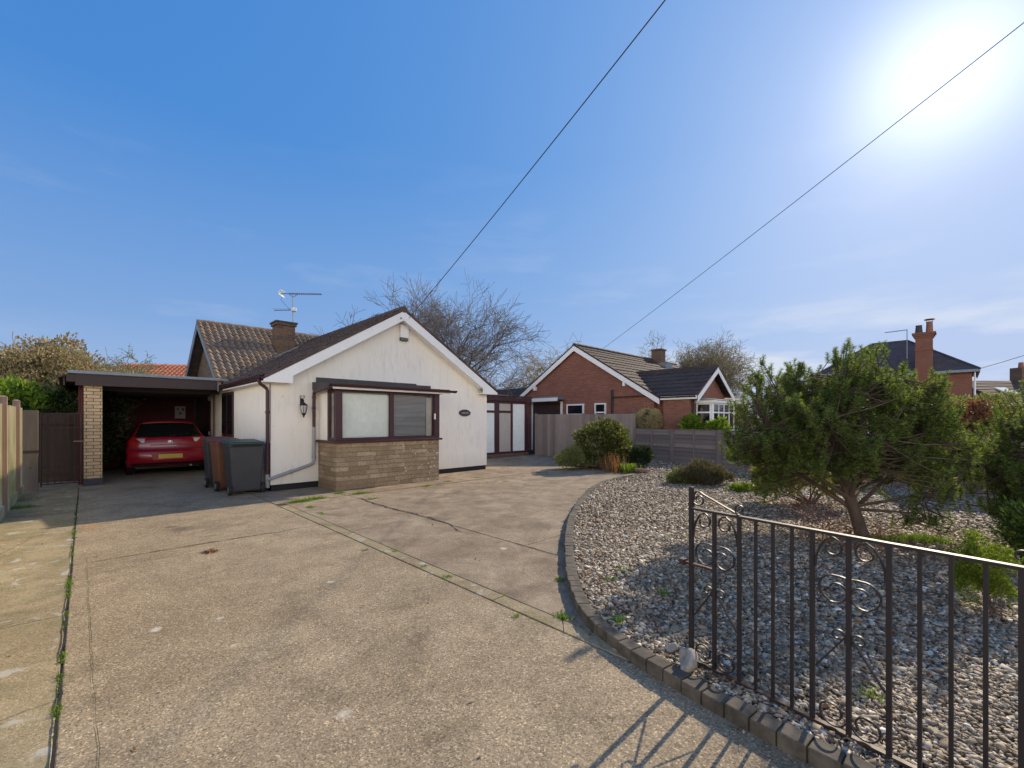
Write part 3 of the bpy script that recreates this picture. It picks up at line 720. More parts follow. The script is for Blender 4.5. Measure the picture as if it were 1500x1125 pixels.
for i, (a_, b_, bm_) in enumerate(((bx0+.13, 2.155, 'blind_pale'), (2.255, bx1-.13, 'blind_grey'))):
    m = MB(); m.add([(a_,by+.02,zb+.055),(b_,by+.02,zb+.055),(b_,by+.02,wz-.06),(a_,by+.02,wz-.06)],[(0,1,2,3)]); gl_ = m.build('window_pane', M['pane_glass'], bung)
    m = MB()
    if i == 0:
        k = int((b_-a_)/.085)
        for q in range(k+1):
            xx = a_+.02+q*.085; m.add([(xx,by+.10,zb+.06),(xx+.078,by+.075,zb+.06),(xx+.078,by+.075,wz-.09),(xx,by+.10,wz-.09)], [(0,1,2,3)])
        m.build('window_blind', M['frost_pale'], bung, fix=False)
        m = MB(); m.box(a_, b_, by+.13, by+.14, zb, wz-.05); m.build('net_curtain', M['blind_pale'], bung)
    else:
        for q in range(31):
            zz_ = zb+.07+q*.0302
            m.add([(a_+.02,by+.075,zz_),(b_-.20,by+.075,zz_),(b_-.20,by+.083,zz_+.021),(a_+.02,by+.083,zz_+.021)], [(0,1,2,3)])
        m.build('window_blind', M['blind_grey'], bung, fix=False)
        m = MB(); m.box(a_, b_, by+.35, by+.36, zb, wz-.05); m.build('room_shade', M['interior'], bung)
        m = MB(); m.box(b_-.17, b_-.02, by+.10, by+.12, zb+.05, wz-.1); m.build('curtain', M['frost_beige'], bung)
for xx, sgn in ((bx0+.015, 1), (bx1-.023, -1)):
    m = MB(); m.box(xx, xx+.008, fy1+.05, -.60, zb+.06, wz-.06); m.build('window_pane', M['pane_glass'], bung)
    m = MB(); m.box(xx+sgn*.06, xx+sgn*.07, fy1+.06, -.58, zb+.02, wz-.05); m.build('window_blind', M['blind_pale'], bung)
m = MB(); m.box(3.32, 3.345, fy0-.035, fy0, 1.48, 1.62); m.build('window_handle', M['white_paint'], bung)
# bay roof, fascia, gutter, flashing
m = MB(); m.hexa([(bx0-.13,by-.14,wz+.005),(bx1+.24,by-.14,wz+.005),(bx1+.24,-.001,wz+.005),(bx0-.13,-.001,wz+.005),
                  (bx0-.13,by-.14,wz+.10),(bx1+.24,by-.14,wz+.10),(bx1+.24,-.001,wz+.185),(bx0-.13,-.001,wz+.185)])
m.build('bay_roof', M['flashing_dark'], bung, bevel=.004)
m = MB(); m.box(bx0-.12, bx1+.22, by-.158, by-.141, wz-.012, wz+.055); m.build('bay_fascia', M['white_paint'], bung)
m = MB(); gutter(m, (bx0-.24, by-.215, wz+.085), (bx1+.36, by-.215, wz+.075), .052)
m.box(bx0-.10, bx1+.20, by-.162, by-.16, wz+.03, wz+.10); m.build('gutter', M['maroon'], bung)
m = MB(); m.box(.90, 3.42, -.022, -.001, wz+.17, wz+.295); m.box(3.421, 3.86, -.018, -.001, wz+.18, wz+.265)
m.hexa([(.90,-.30,wz+.160),(3.42,-.30,wz+.160),(3.42,-.023,wz+.188),(.90,-.023,wz+.188),(.90,-.30,wz+.172),(3.42,-.30,wz+.172),(3.42,-.023,wz+.20),(.90,-.023,wz+.20)])
m.build('lead_flashing', M['flashing_dark'], bung)
# ---- alarm box, plaque, lanterns
m = MB(); m.box(2.93, 3.16, -.085, -.001, 3.53, 3.86); al = m.build('alarm_box', M['white_paint'], bung, bevel=.012)
m = MB(); m.box(2.94, 3.15, -.08, -.002, 3.455, 3.529); m.build('alarm_light', M['glass_dark'], al, bevel=.01)
m = MB(); n = 28
m.prism([(5.0+.20*cos(2*pi*k/n), 1.665+.095*sin(2*pi*k/n)) for k in range(n)], 'y', -.030, -.001)
pl_ = m.build('name_plaque', M['plaque'], bung, bevel=.006, label='small dark oval name plaque')
m = MB()
for k in range(n):      # raised rim
    a0, a1 = 2*pi*k/n, 2*pi*(k+1)/n
    m.tube([(5.0+.195*cos(a0), -.032, 1.665+.09*sin(a0)), (5.0+.195*cos(a1), -.032, 1.665+.09*sin(a1))], .007, 5)
m.build('rim', M['plaque'], pl_)
# worn raised lettering: short strokes, unreadable in the photo
m = MB()
for k in range(7):
    xx = 4.885+k*.038; m.box(xx, xx+.018, -.034, -.030, 1.650, 1.672+.008*(k % 3)); m.box(xx, xx+.026, -.0345, -.0305, 1.655, 1.662)
m.build('lettering', M['chrome' if 0 else 'notice'], pl_)
def lantern(x, z, yy):
    m = MB(); m.box(x-.03, x+.03, yy-.02, yy-.001, z-.02, z+.14)
    m.tube([(x,yy-.02,z+.10),(x,yy-.07,z+.13),(x,yy-.13,z+.10),(x,yy-.14,z+.04)], .009, 6)
    for s in (-1, 1): m.tube([(x,yy-.02,z+.12),(x+s*.05,yy-.05,z+.17),(x+s*.03,yy-.06,z+.21),(x+s*.01,yy-.05,z+.18)], .007, 5)
    ln = m.build('wall_lantern', M['black_metal'], bung)
    m = MB(); m.lathe([(.012,.06),(.022,.045),(.085,.0),(.082,-.012)], 6, (x,yy-.14,z)); m.lathe([(.045,-.17),(.045,-.185),(.02,-.23),(.008,-.27)], 6, (x,yy-.14,z))
    for k in range(6):
        t_ = 2*pi*k/6; m.tube([(x+.075*cos(t_),yy-.14+.075*sin(t_),z-.01),(x+.045*cos(t_),yy-.14+.045*sin(t_),z-.175)], .005, 4)
    m.build('lantern_cage', M['black_metal'], ln)
    m = MB(); m.lathe([(.066,-.012),(.038,-.168)], 6, (x,yy-.14,z)); m.build('lantern_glass', M['notice'], ln)
lantern(.60, 1.78, 0); lantern(3.63, 1.78, 0)
# ---- side wall window in the white wall
m = MB(); m.box(-.03, .01, 3.06, 4.32, 1.02, 2.19); m.build('window_frame', M['maroon'], bung, bevel=.006)
for a_, b_ in ((3.13,3.65),(3.73,4.25)):
    m = MB(); m.box(-.036, -.031, a_, b_, 1.10, 2.12); m.build('window_pane', M['glass_dark'], bung)
m = MB(); m.box(-.035, .0, 5.3, 5.42, -.04, 2.32); m.build('carport_post', M['old_panel'], bung)
m = MB(); m.box(-.02, .01, 5.9, 6.8, .02, 2.05); dr_ = m.build('door', M['maroon'], bung); m = MB(); m.box(-.045,-.021,6.0,6.04,1.0,1.12); m.build('handle', M['alloy'], dr_)
# ---- main wing behind
mv0, mv1, mr = 3.95, 9.0, 6.5; mz = 4.47; ms = .70
m = MB(); m.prism([(mv0, -.05), (mv1, -.05), (mv1, 2.55), (mr, 2.55+ms*2.5-.02), (mv0, 2.55+ms*(mr-mv0)-1.785+.0-.02)], 'x', .03, .03+9.0)
m.build('gable_wall', M['brick_brown'], bung)
m = MB(); ez = 2.40; fv = mr-(mz-ez)/ms; bv = mr+(mz-ez)/ms
sl_ = sqrt((mr-fv)**2+(mz-ez)**2)
tiles(m, (-.26, fv, ez), (1,0,0), (0, mr-fv, mz-ez), 9.5, sl_, tw=.175, gauge=.225, amp=.058, step=.030, seg=10, sharp=.9)
tiles(m, (-.26, bv, ez), (1,0,0), (0, mr-bv, mz-ez), 9.5, sl_, seg=4)
for k in range(21): m.tube([(-.26+k*.455, mr, mz-.005), (-.26+k*.455+.445, mr, mz+.01)], .09, 10)
m.hexa([(-.265,fv,ez-.03),(-.19,fv,ez-.03),(-.19,mr,mz-.03),(-.265,mr,mz-.03),(-.265,fv,ez+.045),(-.19,fv,ez+.045),(-.19,mr,mz+.055),(-.265,mr,mz+.055)])
m.hexa([(-.265,bv,ez-.03),(-.19,bv,ez-.03),(-.19,mr,mz-.03),(-.265,mr,mz-.03),(-.265,bv,ez+.045),(-.19,bv,ez+.045),(-.19,mr,mz+.055),(-.265,mr,mz+.055)])
rear = m.build('rear_roof', M['tile_brown'], bung)
for s_v in (fv, bv):
    m = MB(); m.hexa([(-.262,s_v,ez-.20),(-.238,s_v,ez-.20),(-.238,mr,mz-.20),(-.262,mr,mz-.20),(-.262,s_v,ez-.032),(-.238,s_v,ez-.032),(-.238,mr,mz-.032),(-.262,mr,mz-.032)])
    m.build('bargeboard', M['lead'], bung)
# ---- chimney with cap, flashing, aerial
cx, cy = 1.86, 5.35
m = MB(); m.box(cx-.26, cx+.26, cy-.26, cy+.26, 3.1, 4.46); m.box(cx-.30, cx+.30, cy-.30, cy+.30, 4.461, 4.535)
ch = m.build('chimney', M['brick_chimney'], bung)
m = MB(); m.box(cx-.33, cx+.33, cy-.33, cy+.33, 4.536, 4.59); m.lathe([(.10,0),(.08,.05)], 12, (cx, cy, 4.59)); m.build('chimney_cap', M['flashing_dark'], ch, bevel=.01)
m = MB(); m.hexa([(cx-.42,cy-.36,3.30),(cx+.36,cy-.36,3.72),(cx+.36,cy+.3,3.72),(cx-.42,cy+.3,3.30),(cx-.42,cy-.36,3.42),(cx+.36,cy-.36,3.85),(cx+.36,cy+.3,3.85),(cx-.42,cy+.3,3.42)])
m.build('chimney_flashing', M['lead'], ch)
ax_, ay_ = cx+.28, cy
m = MB(); m.tube([(ax_, ay_, 4.0), (ax_, ay_, 5.55)], .018, 8)
ae = m.build('aerial', M['grey_plastic'], bung)
m = MB(); bd = Vector((.70, -.72, -.02)).normalized(); sd = Vector((bd.y, -bd.x, 0)).normalized()
c0 = Vector((ax_, ay_, 5.58)); m.tube([c0 - bd*.40, c0 + bd*.95], .011, 6)
for k in range(17):
    q = c0 + bd*(-.1+k*.063); h = .13
    m.tube([q - sd*h, q + sd*h], .004, 4); m.tube([q + Vector((0,0,-.03)), q + Vector((0,0,.03))], .006, 4)
m.tube([c0 - bd*.12 + Vector((0,0,-.02)), c0 + Vector((0,0,-.12)), c0 + bd*.14 + Vector((0,0,-.02))], .008, 5)
m.build('aerial_boom', M['black_metal'], ae)
m = MB()
for s in (-1, 1): m.hexa([tuple(c0 - bd*.42 + sd*a_ + Vector((0,0,s*b_))) for a_, b_ in ((-.13,.01),(.13,.01),(.13,.02),(-.13,.02))] + [tuple(c0 - bd*.34 + sd*a_ + Vector((0,0,s*b_))) for a_, b_ in ((-.13,.09),(.13,.09),(.13,.10),(-.13,.10))])
m.build('reflector', M['insulator'], ae)
m = MB(); c1_ = Vector((ax_, ay_, 5.06)); m.tube([c1_ - bd*.62 - Vector((0,0,.03)), c1_ + bd*.1], .010, 6)
for k in range(6): q = c1_ - bd*(.1+k*.1); m.tube([q - sd*.16, q + sd*.16], .005, 4)
m.tube([c0 - bd*.35, c0 - bd*.40 - Vector((0,0,.2)), c1_ - bd*.15 + Vector((0,0,.05)), c1_], .005, 5)
m.build('aerial_boom', M['black_metal'], ae)
m = MB(); m.box(c1_.x-.05, c1_.x+.09, c1_.y-.08, c1_.y+.04, 5.0, 5.12); m.build('amplifier', M['insulator'], ae, bevel=.02)

# ================================================================ CARPORT
cp = root('carport', 'flat roofed carport with a brown fascia on a yellow brick pillar', 'carport', (LX, LY, 0), YAW)
m = MB(); m.box(-3.0, -.05, 3.62, 8.75, 2.30, 2.47); m.build('roof_deck', M['brown_fascia'], cp)
m = MB(); m.hexa([(-2.86,3.585,2.22),(-.0,3.585,2.24),(-.0,3.615,2.24),(-2.86,3.615,2.22),(-2.86,3.585,2.47),(-.0,3.585,2.47),(-.0,3.615,2.47),(-2.86,3.615,2.47)])
m.box(-3.05,-3.02,3.7,8.7,2.22,2.47); m.build('fascia', M['brown_fascia'], cp)
m = MB(); m.box(-2.98, -.02, 3.54, 8.8, 2.472, 2.54); m.build('roof_edge', M['lead'], cp, bevel=.01)
m = MB(); gutter(m, (-3.10, 3.55, 2.43), (-3.10, 8.7, 2.42)); m.build('gutter', M['maroon'], cp)
m = MB(); m.box(-2.73, -2.43, 3.70, 4.02, .16, 2.23); m.build('brick_pillar', M['brick_yellow'], cp)
m = MB(); m.box(-2.735, -2.425, 3.695, 4.025, -.06, .16); m.build('pillar_base', M['brick_blue'], cp)
m = MB()
for k in range(15): m.box(-2.72, .0, 8.60+(k % 2)*.004, 8.66, .0+k*.153, .149+k*.153)
m.box(-2.74,.0,8.662,8.70,-.05,2.29); m.build('back_wall', M['dark_boards'], cp)
m = MB()
for k in range(30): m.box(-2.78+(k % 2)*.004, -2.74, 4.05+k*.153, 4.05+k*.153+.149, -.02, 2.29)
m.box(-2.82,-2.783,4.05,8.66,-.05,2.29); m.build('added_side_wall', M['dark_boards'], cp)  # side wall added to keep the carport interior dark
m = MB()
for k in range(4): m.box(-2.72, -.05, 4.6+k*1.1, 4.65+k*1.1, 2.17, 2.299)
m.build('joist', M['brown_fascia'], cp)
m = MB(); m.box(-2.6,-2.45, 8.3, 8.4, 0, 2.29); m.build('corner_post', M['old_panel'], cp)
m = MB(); m.box(-.55, -.27, 8.575, 8.598, 1.52, 1.93); nb = m.build('notice', M['notice'], cp)
for q in ((-.50,-.45,1.80,1.86),(-.36,-.31,1.78,1.88),(-.44,-.37,1.66,1.73)): m = MB(); m.box(q[0],q[1],8.572,8.574,q[2],q[3]); m.build('notice_print', M['old_panel'], nb)

# ================================================================ GLAZED SIDE PORCH
gp = root('glazed_porch', 'maroon framed glazed lean-to beside the white bungalow', 'porch', (LX, LY, 0), YAW)
v0 = 2.72; gx = [5.87, 7.0, 8.13]
m = MB(); m.hexa([(5.86,v0-.13,2.36),(10.62,v0-.13,2.36),(10.62,5.6,2.62),(5.86,5.6,2.62),(5.86,v0-.13,2.43),(10.62,v0-.13,2.43),(10.62,5.6,2.70),(5.86,5.6,2.70)])
m.build('porch_roof', M['tile_red'], gp); 
m = MB(); m.box(5.86, 10.60, v0-.10, v0-.02, 2.22, 2.358); m.build('fascia', M['maroon'], gp)
m = MB(); m.box(5.86, 10.5, v0-.01, v0+.2, -.04, .14); m.build('porch_plinth', M['brick_chimney'], gp)
m = MB(); cols = [5.9, 7.05, 8.05, 8.42, 9.42, 10.36]
posts = [(5.87,5.97),(6.9,7.05),(8.02,8.10),(8.62,8.86),(9.50,9.60),(10.30,10.46)]
for a_, b_ in posts: m.box(a_, b_, v0, v0+.07, .14, 2.22)
m.box(5.97, 10.30, v0+.004, v0+.066, .141, .22); m.box(5.97, 10.30, v0+.004, v0+.066, 2.12, 2.219); m.box(5.97, 9.50, v0+.006, v0+.064, 1.75, 1.84)
m.build('porch_frame', M['maroon'], gp)
for i in range(5):
    a_, b_ = posts[i][1], posts[i+1][0]
    m = MB(); mt = M['frost_beige'] if i == 3 else M['frost_pale']
    if i == 4: m.box(a_, b_, v0+.03, v0+.04, .22, 2.12)
    else: m.box(a_, b_, v0+.03, v0+.04, .22, 1.75); m.box(a_, b_, v0+.03, v0+.04, 1.84, 2.12)
    m.build('panel', mt, gp)
m = MB(); m.box(10.40, 10.46, v0+.071, 5.5, .0, 2.35); m.build('side_panel', M['maroon'], gp)
# ================================================================ CAR
car = root('parked_car', 'red hatchback parked tail first in the carport', 'car', HW(-1.06, 5.02) + (0,), YAW)
# centre line path of the shell: (y, z, half width, plan curve, crown)
PATH = [(.16,.22,.74,.16,0),(.05,.27,.80,.15,0),(-.01,.38,.845,.15,0),(-.02,.50,.86,.15,0),(.0,.62,.865,.14,0),(.045,.665,.86,.13,0),(.07,.70,.85,.13,0),(.075,.78,.845,.13,.0),
        (.09,.88,.83,.13,.0),(.12,.97,.80,.13,.01),(.17,1.05,.765,.12,.015),(.30,1.20,.70,.10,.02),(.46,1.345,.64,.07,.03),(.58,1.405,.61,.05,.035),(.80,1.43,.595,.02,.04),(1.4,1.445,.59,0,.045),
        (2.1,1.42,.585,0,.04),(2.5,1.33,.60,-.05,.035),(3.0,1.08,.66,-.12,.03),(3.25,.96,.72,-.14,.03),(3.7,.86,.74,-.2,.02),(4.05,.72,.74,-.25,0),(4.18,.55,.76,-.28,0),(4.2,.35,.78,-.28,0),(4.1,.22,.76,-.25,0)]
def cpt(i, a):      # i float path index, a in -1..1
    i0 = int(min(max(math.floor(i), 0), len(PATH)-2)); f = i - i0
    p = [PATH[i0][k]*(1-f) + PATH[i0+1][k]*f for k in range(5)]
    e = abs(a)
    return Vector((p[2]*a, p[0] + p[3]*e**3.2, p[1] - p[4]*e**2 - (.02 if p[1] > 1.1 else 0)*e**6))
AA = [-1,-.96,-.88,-.75,-.6,-.4,-.2,0,.2,.4,.6,.75,.88,.96,1]
m = MB(); m.grid([[cpt(i, a) for a in AA] for i in range(len(PATH))])
for s in (-1, 1):
    rows = []
    for i in range(len(PATH)):
        e = cpt(i, s); yb = min(max(e.y, .18), 3.95)
        zs = [e.z]
        hi = e.z > .95
        q1 = Vector((s*(.86 if hi else e.x*s + .01*(e.z > .5)), e.y*.75+yb*.25, .93 if hi else e.z*.85+.03))
        q2 = Vector((s*.885, yb, .72 if hi else e.z*.7+.08))
        q3 = Vector((s*.885, yb, .50 if e.z > .55 else e.z*.6+.12)); q4 = Vector((s*.84, yb, .24))
        rows.append([e, q1, q2, q3, q4])
    m.grid(rows)
body = m.build('body', M['red_paint'], car, smooth=True)
def patch(i0, i1, a0, a1, name, mat, off=.006, ni=6, na=12, parent=car, sk=0.0):
    m = MB(); rows = []
    for k in range(ni+1):
        i = i0 + (i1-i0)*k/ni; row = []
        for j in range(na+1):
            a = a0 + (a1-a0)*j/na; aa = a*(1 + sk*(k/ni-.5)) if sk else a
            p = cpt(i, aa); e1 = cpt(i+.05, aa)-p; e2 = cpt(i, min(1, aa+.02))-cpt(i, aa-.02); nn = e1.cross(e2)
            nn = nn.normalized() if nn.length > 0 else Vector((0,-1,0))
            if nn.y > 0 and i < 13: nn = -nn
            row.append(p + nn*off)
        rows.append(row)
    m.grid(rows); return m.build(name, mat, parent, smooth=True)
patch(9.4, 12.4, -.93, .93, 'rear_window', M['glass_car'], .008, 8, 16)
sp_ = MB()
sp_.grid([[cpt(12.9, a)+Vector((0,-.12,.0)) for a in AA[2:-2]], [cpt(13.0, a)+Vector((0,-.13,.018)) for a in AA[2:-2]], [cpt(13.6, a)+Vector((0,0,.028)) for a in AA[2:-2]]])
sp_.build('spoiler', M['red_paint'], car, smooth=True)
patch(5.9, 6.15, -.98, .98, 'bumper_seam', M['car_dark'], .003, 1, 16)
patch(.6, 1.6, -.97, .97, 'bumper_skirt', M['car_dark'], .004, 2, 16)
for s in (-1, 1):
    lm = MB(); rows = []
    for k in range(7):
        i = 7.0 + 2.6*k/6; row = []
        inner = .70 - .10*k/6 + (.12 if k < 2 else 0); 
        for j in range(7):
            a = inner + (.995-inner)*j/6; p = cpt(i, s*a); row.append(p + Vector((s*.006, -.010, 0)))
        rows.append(row)
    lm.grid(rows); tl = lm.build('tail_lamp', M['lamp_red'], car, smooth=True)
    lm = MB(); rows = []
    for k in range(5):
        i = 7.9 + 1.2*k/4; row = []; inner = .64; outer = .86-.16*(1-k/4)
        for j in range(5):
            a = inner + (outer-inner)*j/4; p = cpt(i, s*a); row.append(p + Vector((s*.006, -.018, 0)))
        rows.append(row)
    lm.grid(rows); lm.build('reversing_lens', M['lamp_clear'], tl, smooth=True)
m = MB(); m.box(-.26, .26, -.032, -.024, .44, .555); pt = m.build('number_plate', M['plate_yellow'], car, bevel=.003)
m = MB(); m.prism([(-.36,.40),(.36,.40),(.42,.60),(-.42,.60)], 'y', -.022, -.012); m.build('plate_recess', M['red_paint'], car)
m = MB(); m.lathe([(.055,0),(.055,-.012),(.047,-.016),(.045,-.008)], 24, (0,.085,.875), 'y'); bdg = m.build('badge', M['chrome'], car)
m = MB(); m.tube([(-.045,.072,.86),(-.012,.066,.885),(.012,.066,.865),(.045,.072,.89)], .009, 6); m.build('emblem', M['chrome'], bdg)
m = MB(); m.box(-.42,.42,.052,.07,.795,.812); m.build('boot_handle', M['car_dark'], car)
m = MB(); m.tube([(.0,.14,1.035),(.25,.20,1.075),(.42,.215,1.085)], .008, 5); m.build('wiper', M['car_dark'], car)
m = MB(); m.box(.0,.26,.175,.18,1.04,1.062); m.build('window_strip', M['notice'], car)  # pale strip low on the rear window
m = MB(); m.tube([(0,.9,1.44),(0,1.05,1.60)], .005, 5); m.build('aerial', M['car_dark'], car)
for s in (-1, 1):
    m = MB(); m.lathe([(.0,0),(.03,0),(.05,.08),(.03,.10),(0,.10)], 10, (s*.90,2.75,.98), 'y'); m.box(s*.90-.09, s*.90+.09, 2.72, 2.84, .94, 1.06); m.build('mirror', M['car_dark'], car, bevel=.03)
    # side glass
    m = MB(); rows = []
    for i in (11.2, 13, 14.5, 16, 17.5):
        e = cpt(i, s); q = Vector((s*.862, e.y*.75+min(max(e.y,.18),3.95)*.25, .95)); rows.append([e*.85+q*.15+Vector((s*.008,0,0)), e*.15+q*.85+Vector((s*.008,0,0))])
    m.grid(rows); m.build('side_window', M['glass_car'], car, smooth=True)
    for yy in (.78, 3.38):
        m = MB(); c = (s*.77, yy, .315)
        prof = [(.20,-.10),(.27,-.105),(.305,-.085),(.315,-.05),(.315,.05),(.305,.085),(.27,.105),(.20,.10)]
        m.lathe(prof, 28, c, 'x', caps=False); wh = m.build('wheel', M['rubber'], car, smooth=True)
        m = MB(); m.lathe([(.205,-.09),(.205,.09)], 24, c, 'x', caps=False); m.lathe([(.055,-.02*s),(.055,.075*s)], 12, c, 'x')
        for k in range(5):
            t_ = 2*pi*k/5; m.tube([(c[0]+s*.07, c[1]+.04*cos(t_), c[2]+.04*sin(t_)), (c[0]+s*.06, c[1]+.20*cos(t_), c[2]+.20*sin(t_))], [.035,.025], 6)
        m.build('rim', M['alloy'], wh)
        m = MB(); m.lathe([(.35,-.09),(.35,.07)], 24, (s*.77, yy, .33), 'x', caps=True); m.build('wheel_arch', M['car_dark'], car)
m = MB(); m.box(-.70,.70,.35,3.9,.16,.30); m.build('underbody', M['car_dark'], car)
m = MB(); m.tube([(.45,.02,.225),(.45,.30,.225)], .028, 10); m.build('exhaust', M['alloy'], car)

# ================================================================ WHEELIE BINS
def bin_(name, label, loc, rz, bodym, lidm, w=.58, d=.66, h=1.0, face=None):
    r = root(name, label, 'wheelie bin', loc + (0,), rz, 'wheelie bins against the side wall')
    m = MB(); wb, db = w*.82, d*.72
    m.hexa([(-wb/2,.05,.06),(wb/2,.05,.06),(wb/2,.05+db,.06),(-wb/2,.05+db,.06),(-w/2,0,h-.05),(w/2,0,h-.05),(w/2,d,h-.05),(-w/2,d,h-.05)])
    m.box(-w/2-.015, w/2+.015, -.015, d+.015, h-.10, h-.045)
    bd_ = m.build('bin_body', bodym, r, bevel=.02)
    m = MB(); m.hexa([(-w/2-.02,-.03,h-.043),(w/2+.02,-.03,h-.043),(w/2+.02,d+.05,h-.043),(-w/2-.02,d+.05,h-.043),(-w/2+.01,0,h+.0),(w/2-.01,0,h+.0),(w/2-.01,d+.0,h+.035),(-w/2+.01,d+.0,h+.035)])
    m.build('lid', lidm, r, bevel=.018)
    return r
def bin_fit(r, w=.58, d=.66, h=1.0, wy=None, yside=1):
    yy = wy
    m = MB(); m.tube([(-w/2+.05, yy+.05*yside, h-.06), (w/2-.05, yy+.05*yside, h-.06)], .016, 8); m.build('handle', M['rubber'], r)
    m = MB(); m.tube([(-w*.41-.02, yy-.05*yside, .105), (w*.41+.02, yy-.05*yside, .105)], .012, 8); m.build('axle', M['alloy'], r)
    for s in (-1, 1):
        m = MB(); m.lathe([(.05,-.025),(.098,-.028),(.105,-.015),(.105,.015),(.098,.028),(.05,.025)], 22, (s*(w*.41+.035), yy-.05*yside, .105), 'x'); wh = m.build('wheel', M['rubber'], r)
        m = MB(); m.lathe([(.062,-.031),(.062,.031)], 18, (s*(w*.41+.035), yy-.05*yside, .105), 'x'); m.build('hub', M['alloy'], wh)
b1 = bin_('wheelie_bin', 'dark grey wheelie bin with a green lid, nearest the house corner', HW(-.43, -.07), YAW, M['bin_grey'], M['lid_green'], w=.60, h=1.03)
bin_fit(b1, w=.60, d=.66, h=1.03, wy=.02, yside=-1)
b2 = bin_('wheelie_bin', 'rusty brown wheelie bin between the green lidded one and the car', HW(-.54, .72), YAW+.05, M['bin_brown'], M['lid_red'], w=.50, d=.6, h=1.04)
bin_fit(b2, w=.50, d=.6, h=1.04, wy=.02, yside=-1)
b3 = bin_('wheelie_bin', 'dark grey wheelie bin with a red lid, closest to the car', HW(-.58, 1.48), YAW-.03, M['bin_grey'], M['lid_red'], w=.52, d=.6, h=1.05)
bin_fit(b3, w=.52, d=.6, h=1.05, wy=.02, yside=-1)

# ================================================================ WROUGHT IRON GATE (gate frame: x along the leaf)
gd = Vector((.57, -.8217)); g0 = Vector((1.155, 2.22)) - gd*.268
gate = root('iron_gate', 'open black wrought iron gate with scrolls beside the gravel', 'gate', (g0.x, g0.y, 0), atan2(gd.y, gd.x))
TB = [0, .135, .268, .349, .429, .512, .595, .730, .863, .954, 1.039, 1.125, 1.208, 1.343, 1.476]
ZT, ZB = .955, .115; GEND = 1.476
wide = {0, 2, 7, 8, 13, 14}
m = MB()
m.box(-.011, .011, -.011, .011, .06, 1.075); m.box(GEND-.012, GEND+.012, -.012, .012, .02, 1.10)
fr_ = m.build('gate_frame', M['black_metal'], gate, bevel=.002)
m = MB(); m.box(.012, GEND-.013, -.014, .014, ZT-.006, ZT+.006); m.build('top_rail', M['black_metal'], gate)
m = MB(); m.box(.012, GEND-.013, -.012, .012, ZB-.007, ZB+.007); m.build('bottom_rail', M['rusty_metal'], gate)
for i, t_ in enumerate(TB[1:-1]):
    r_ = .0085 if t_ in (.268,.595,.863,.135,.730,1.343,1.208) else .0062
    m = MB(); m.box(t_-r_, t_+r_, -r_, r_, ZB+.0075, ZT-.0065); m.build('bar', M['black_metal'], gate)
def ribbon(mb, pts, w=.012, th=.0029):
    """flat strip: pts (x,z)"""
    n = len(pts); vs = []
    for i, (x, z) in enumerate(pts):
        a_, b_ = pts[max(0, i-1)], pts[min(n-1, i+1)]; dx, dz = b_[0]-a_[0], b_[1]-a_[1]; l = sqrt(dx*dx+dz*dz) or 1
        nx, nz = -dz/l*th, dx/l*th
        vs += [(x-nx, -w/2, z-nz), (x+nx, -w/2, z+nz), (x+nx, w/2, z+nz), (x-nx, w/2, z-nz)]
    fs = [(i*4+k, i*4+(k+1) % 4, i*4+4+(k+1) % 4, i*4+4+k) for i in range(n-1) for k in range(4)] + [(0,1,2,3), (n*4-4, n*4-3, n*4-2, n*4-1)]
    mb.add(vs, fs)
def spiral(cx, cz, r0, r1, a0, a1, n=22):
    return [(cx + (r0+(r1-r0)*k/n)*cos(R(a0+(a1-a0)*k/n)), cz + (r0+(r1-r0)*k/n)*sin(R(a0+(a1-a0)*k/n))) for k in range(n+1)]
def scroll_bay(xc, hw, up=True):
    for s in (-1, 1):
        f = lambda pts: [(xc + s*x, z) for x, z in pts]
        m = MB()
        # upper arc from the outer bar, up to the rail and curling inwards
        ribbon(m, f([(hw-.008, .80), (hw-.010, .84), (hw-.022, .885), (hw-.045, .925), (hw-.07, .940)] + spiral(.062, .895, .045, .018, 95, 395)))
        m.build('scroll', M['black_metal'], gate)
        m = MB()   # middle C: leaves the centre bar, swings out and under
        ribbon(m, f([(.010, .775), (.03, .778)] + spiral(.052, .722, .056, .056, 95, -60, 12) + spiral(.048, .715, .056, .022, -70, -330)))
        m.build('scroll', M['black_metal'], gate)
        m = MB()   # V brace with small curls at its head
        ribbon(m, f([(.009, .53), (hw-.009, .36)])); ribbon(m, f([(.009, .50)] + spiral(.038, .525, .030, .012, 215, -120)))
        m.build('scroll', M['black_metal'], gate)
        m = MB()   # foot scrolls
        ribbon(m, f([(.009, .165), (.016, .150)] + spiral(.056, .180, .050, .050, -140, 20, 12) + spiral(.056, .180, .050, .018, 20, 290)))
        m.build('scroll', M['black_metal'], gate)
scroll_bay(.135, .13); scroll_bay(.730, .13); scroll_bay(1.343, .13)
m = MB(); ribbon(m, [(.011,.985)] + spiral(.045, 1.01, .035, .012, 215, 590)); m.build('scroll', M['black_metal'], gate)
m = MB(); ribbon(m, [(.012,1.00),(.016,1.035),(.032,1.055),(.055,1.052),(.075,1.04),(.268,.963)], .016, .003); m.build('scroll', M['rusty_metal'], gate)
m = MB(); ribbon(m, [(.255,.966)] + spiral(.272, .993, .028, .012, 255, -60)); m.build('scroll', M['black_metal'], gate)
m = MB(); ribbon(m, [(1.215,.966)] + spiral(1.208, .993, .028, .012, 285, 600)); m.build('scroll', M['black_metal'], gate)
m = MB(); m.box(-.05, .128, -.010, .010, .640, .652); m.box(-.065,-.035,-.02,.02,.63,.662); m.build('latch', M['rusty_metal'], gate)

gate.scale = (1.04,)*3; gate.location = (g0.x*1.04, g0.y*1.04, 1.45*(1-1.04)+.006)
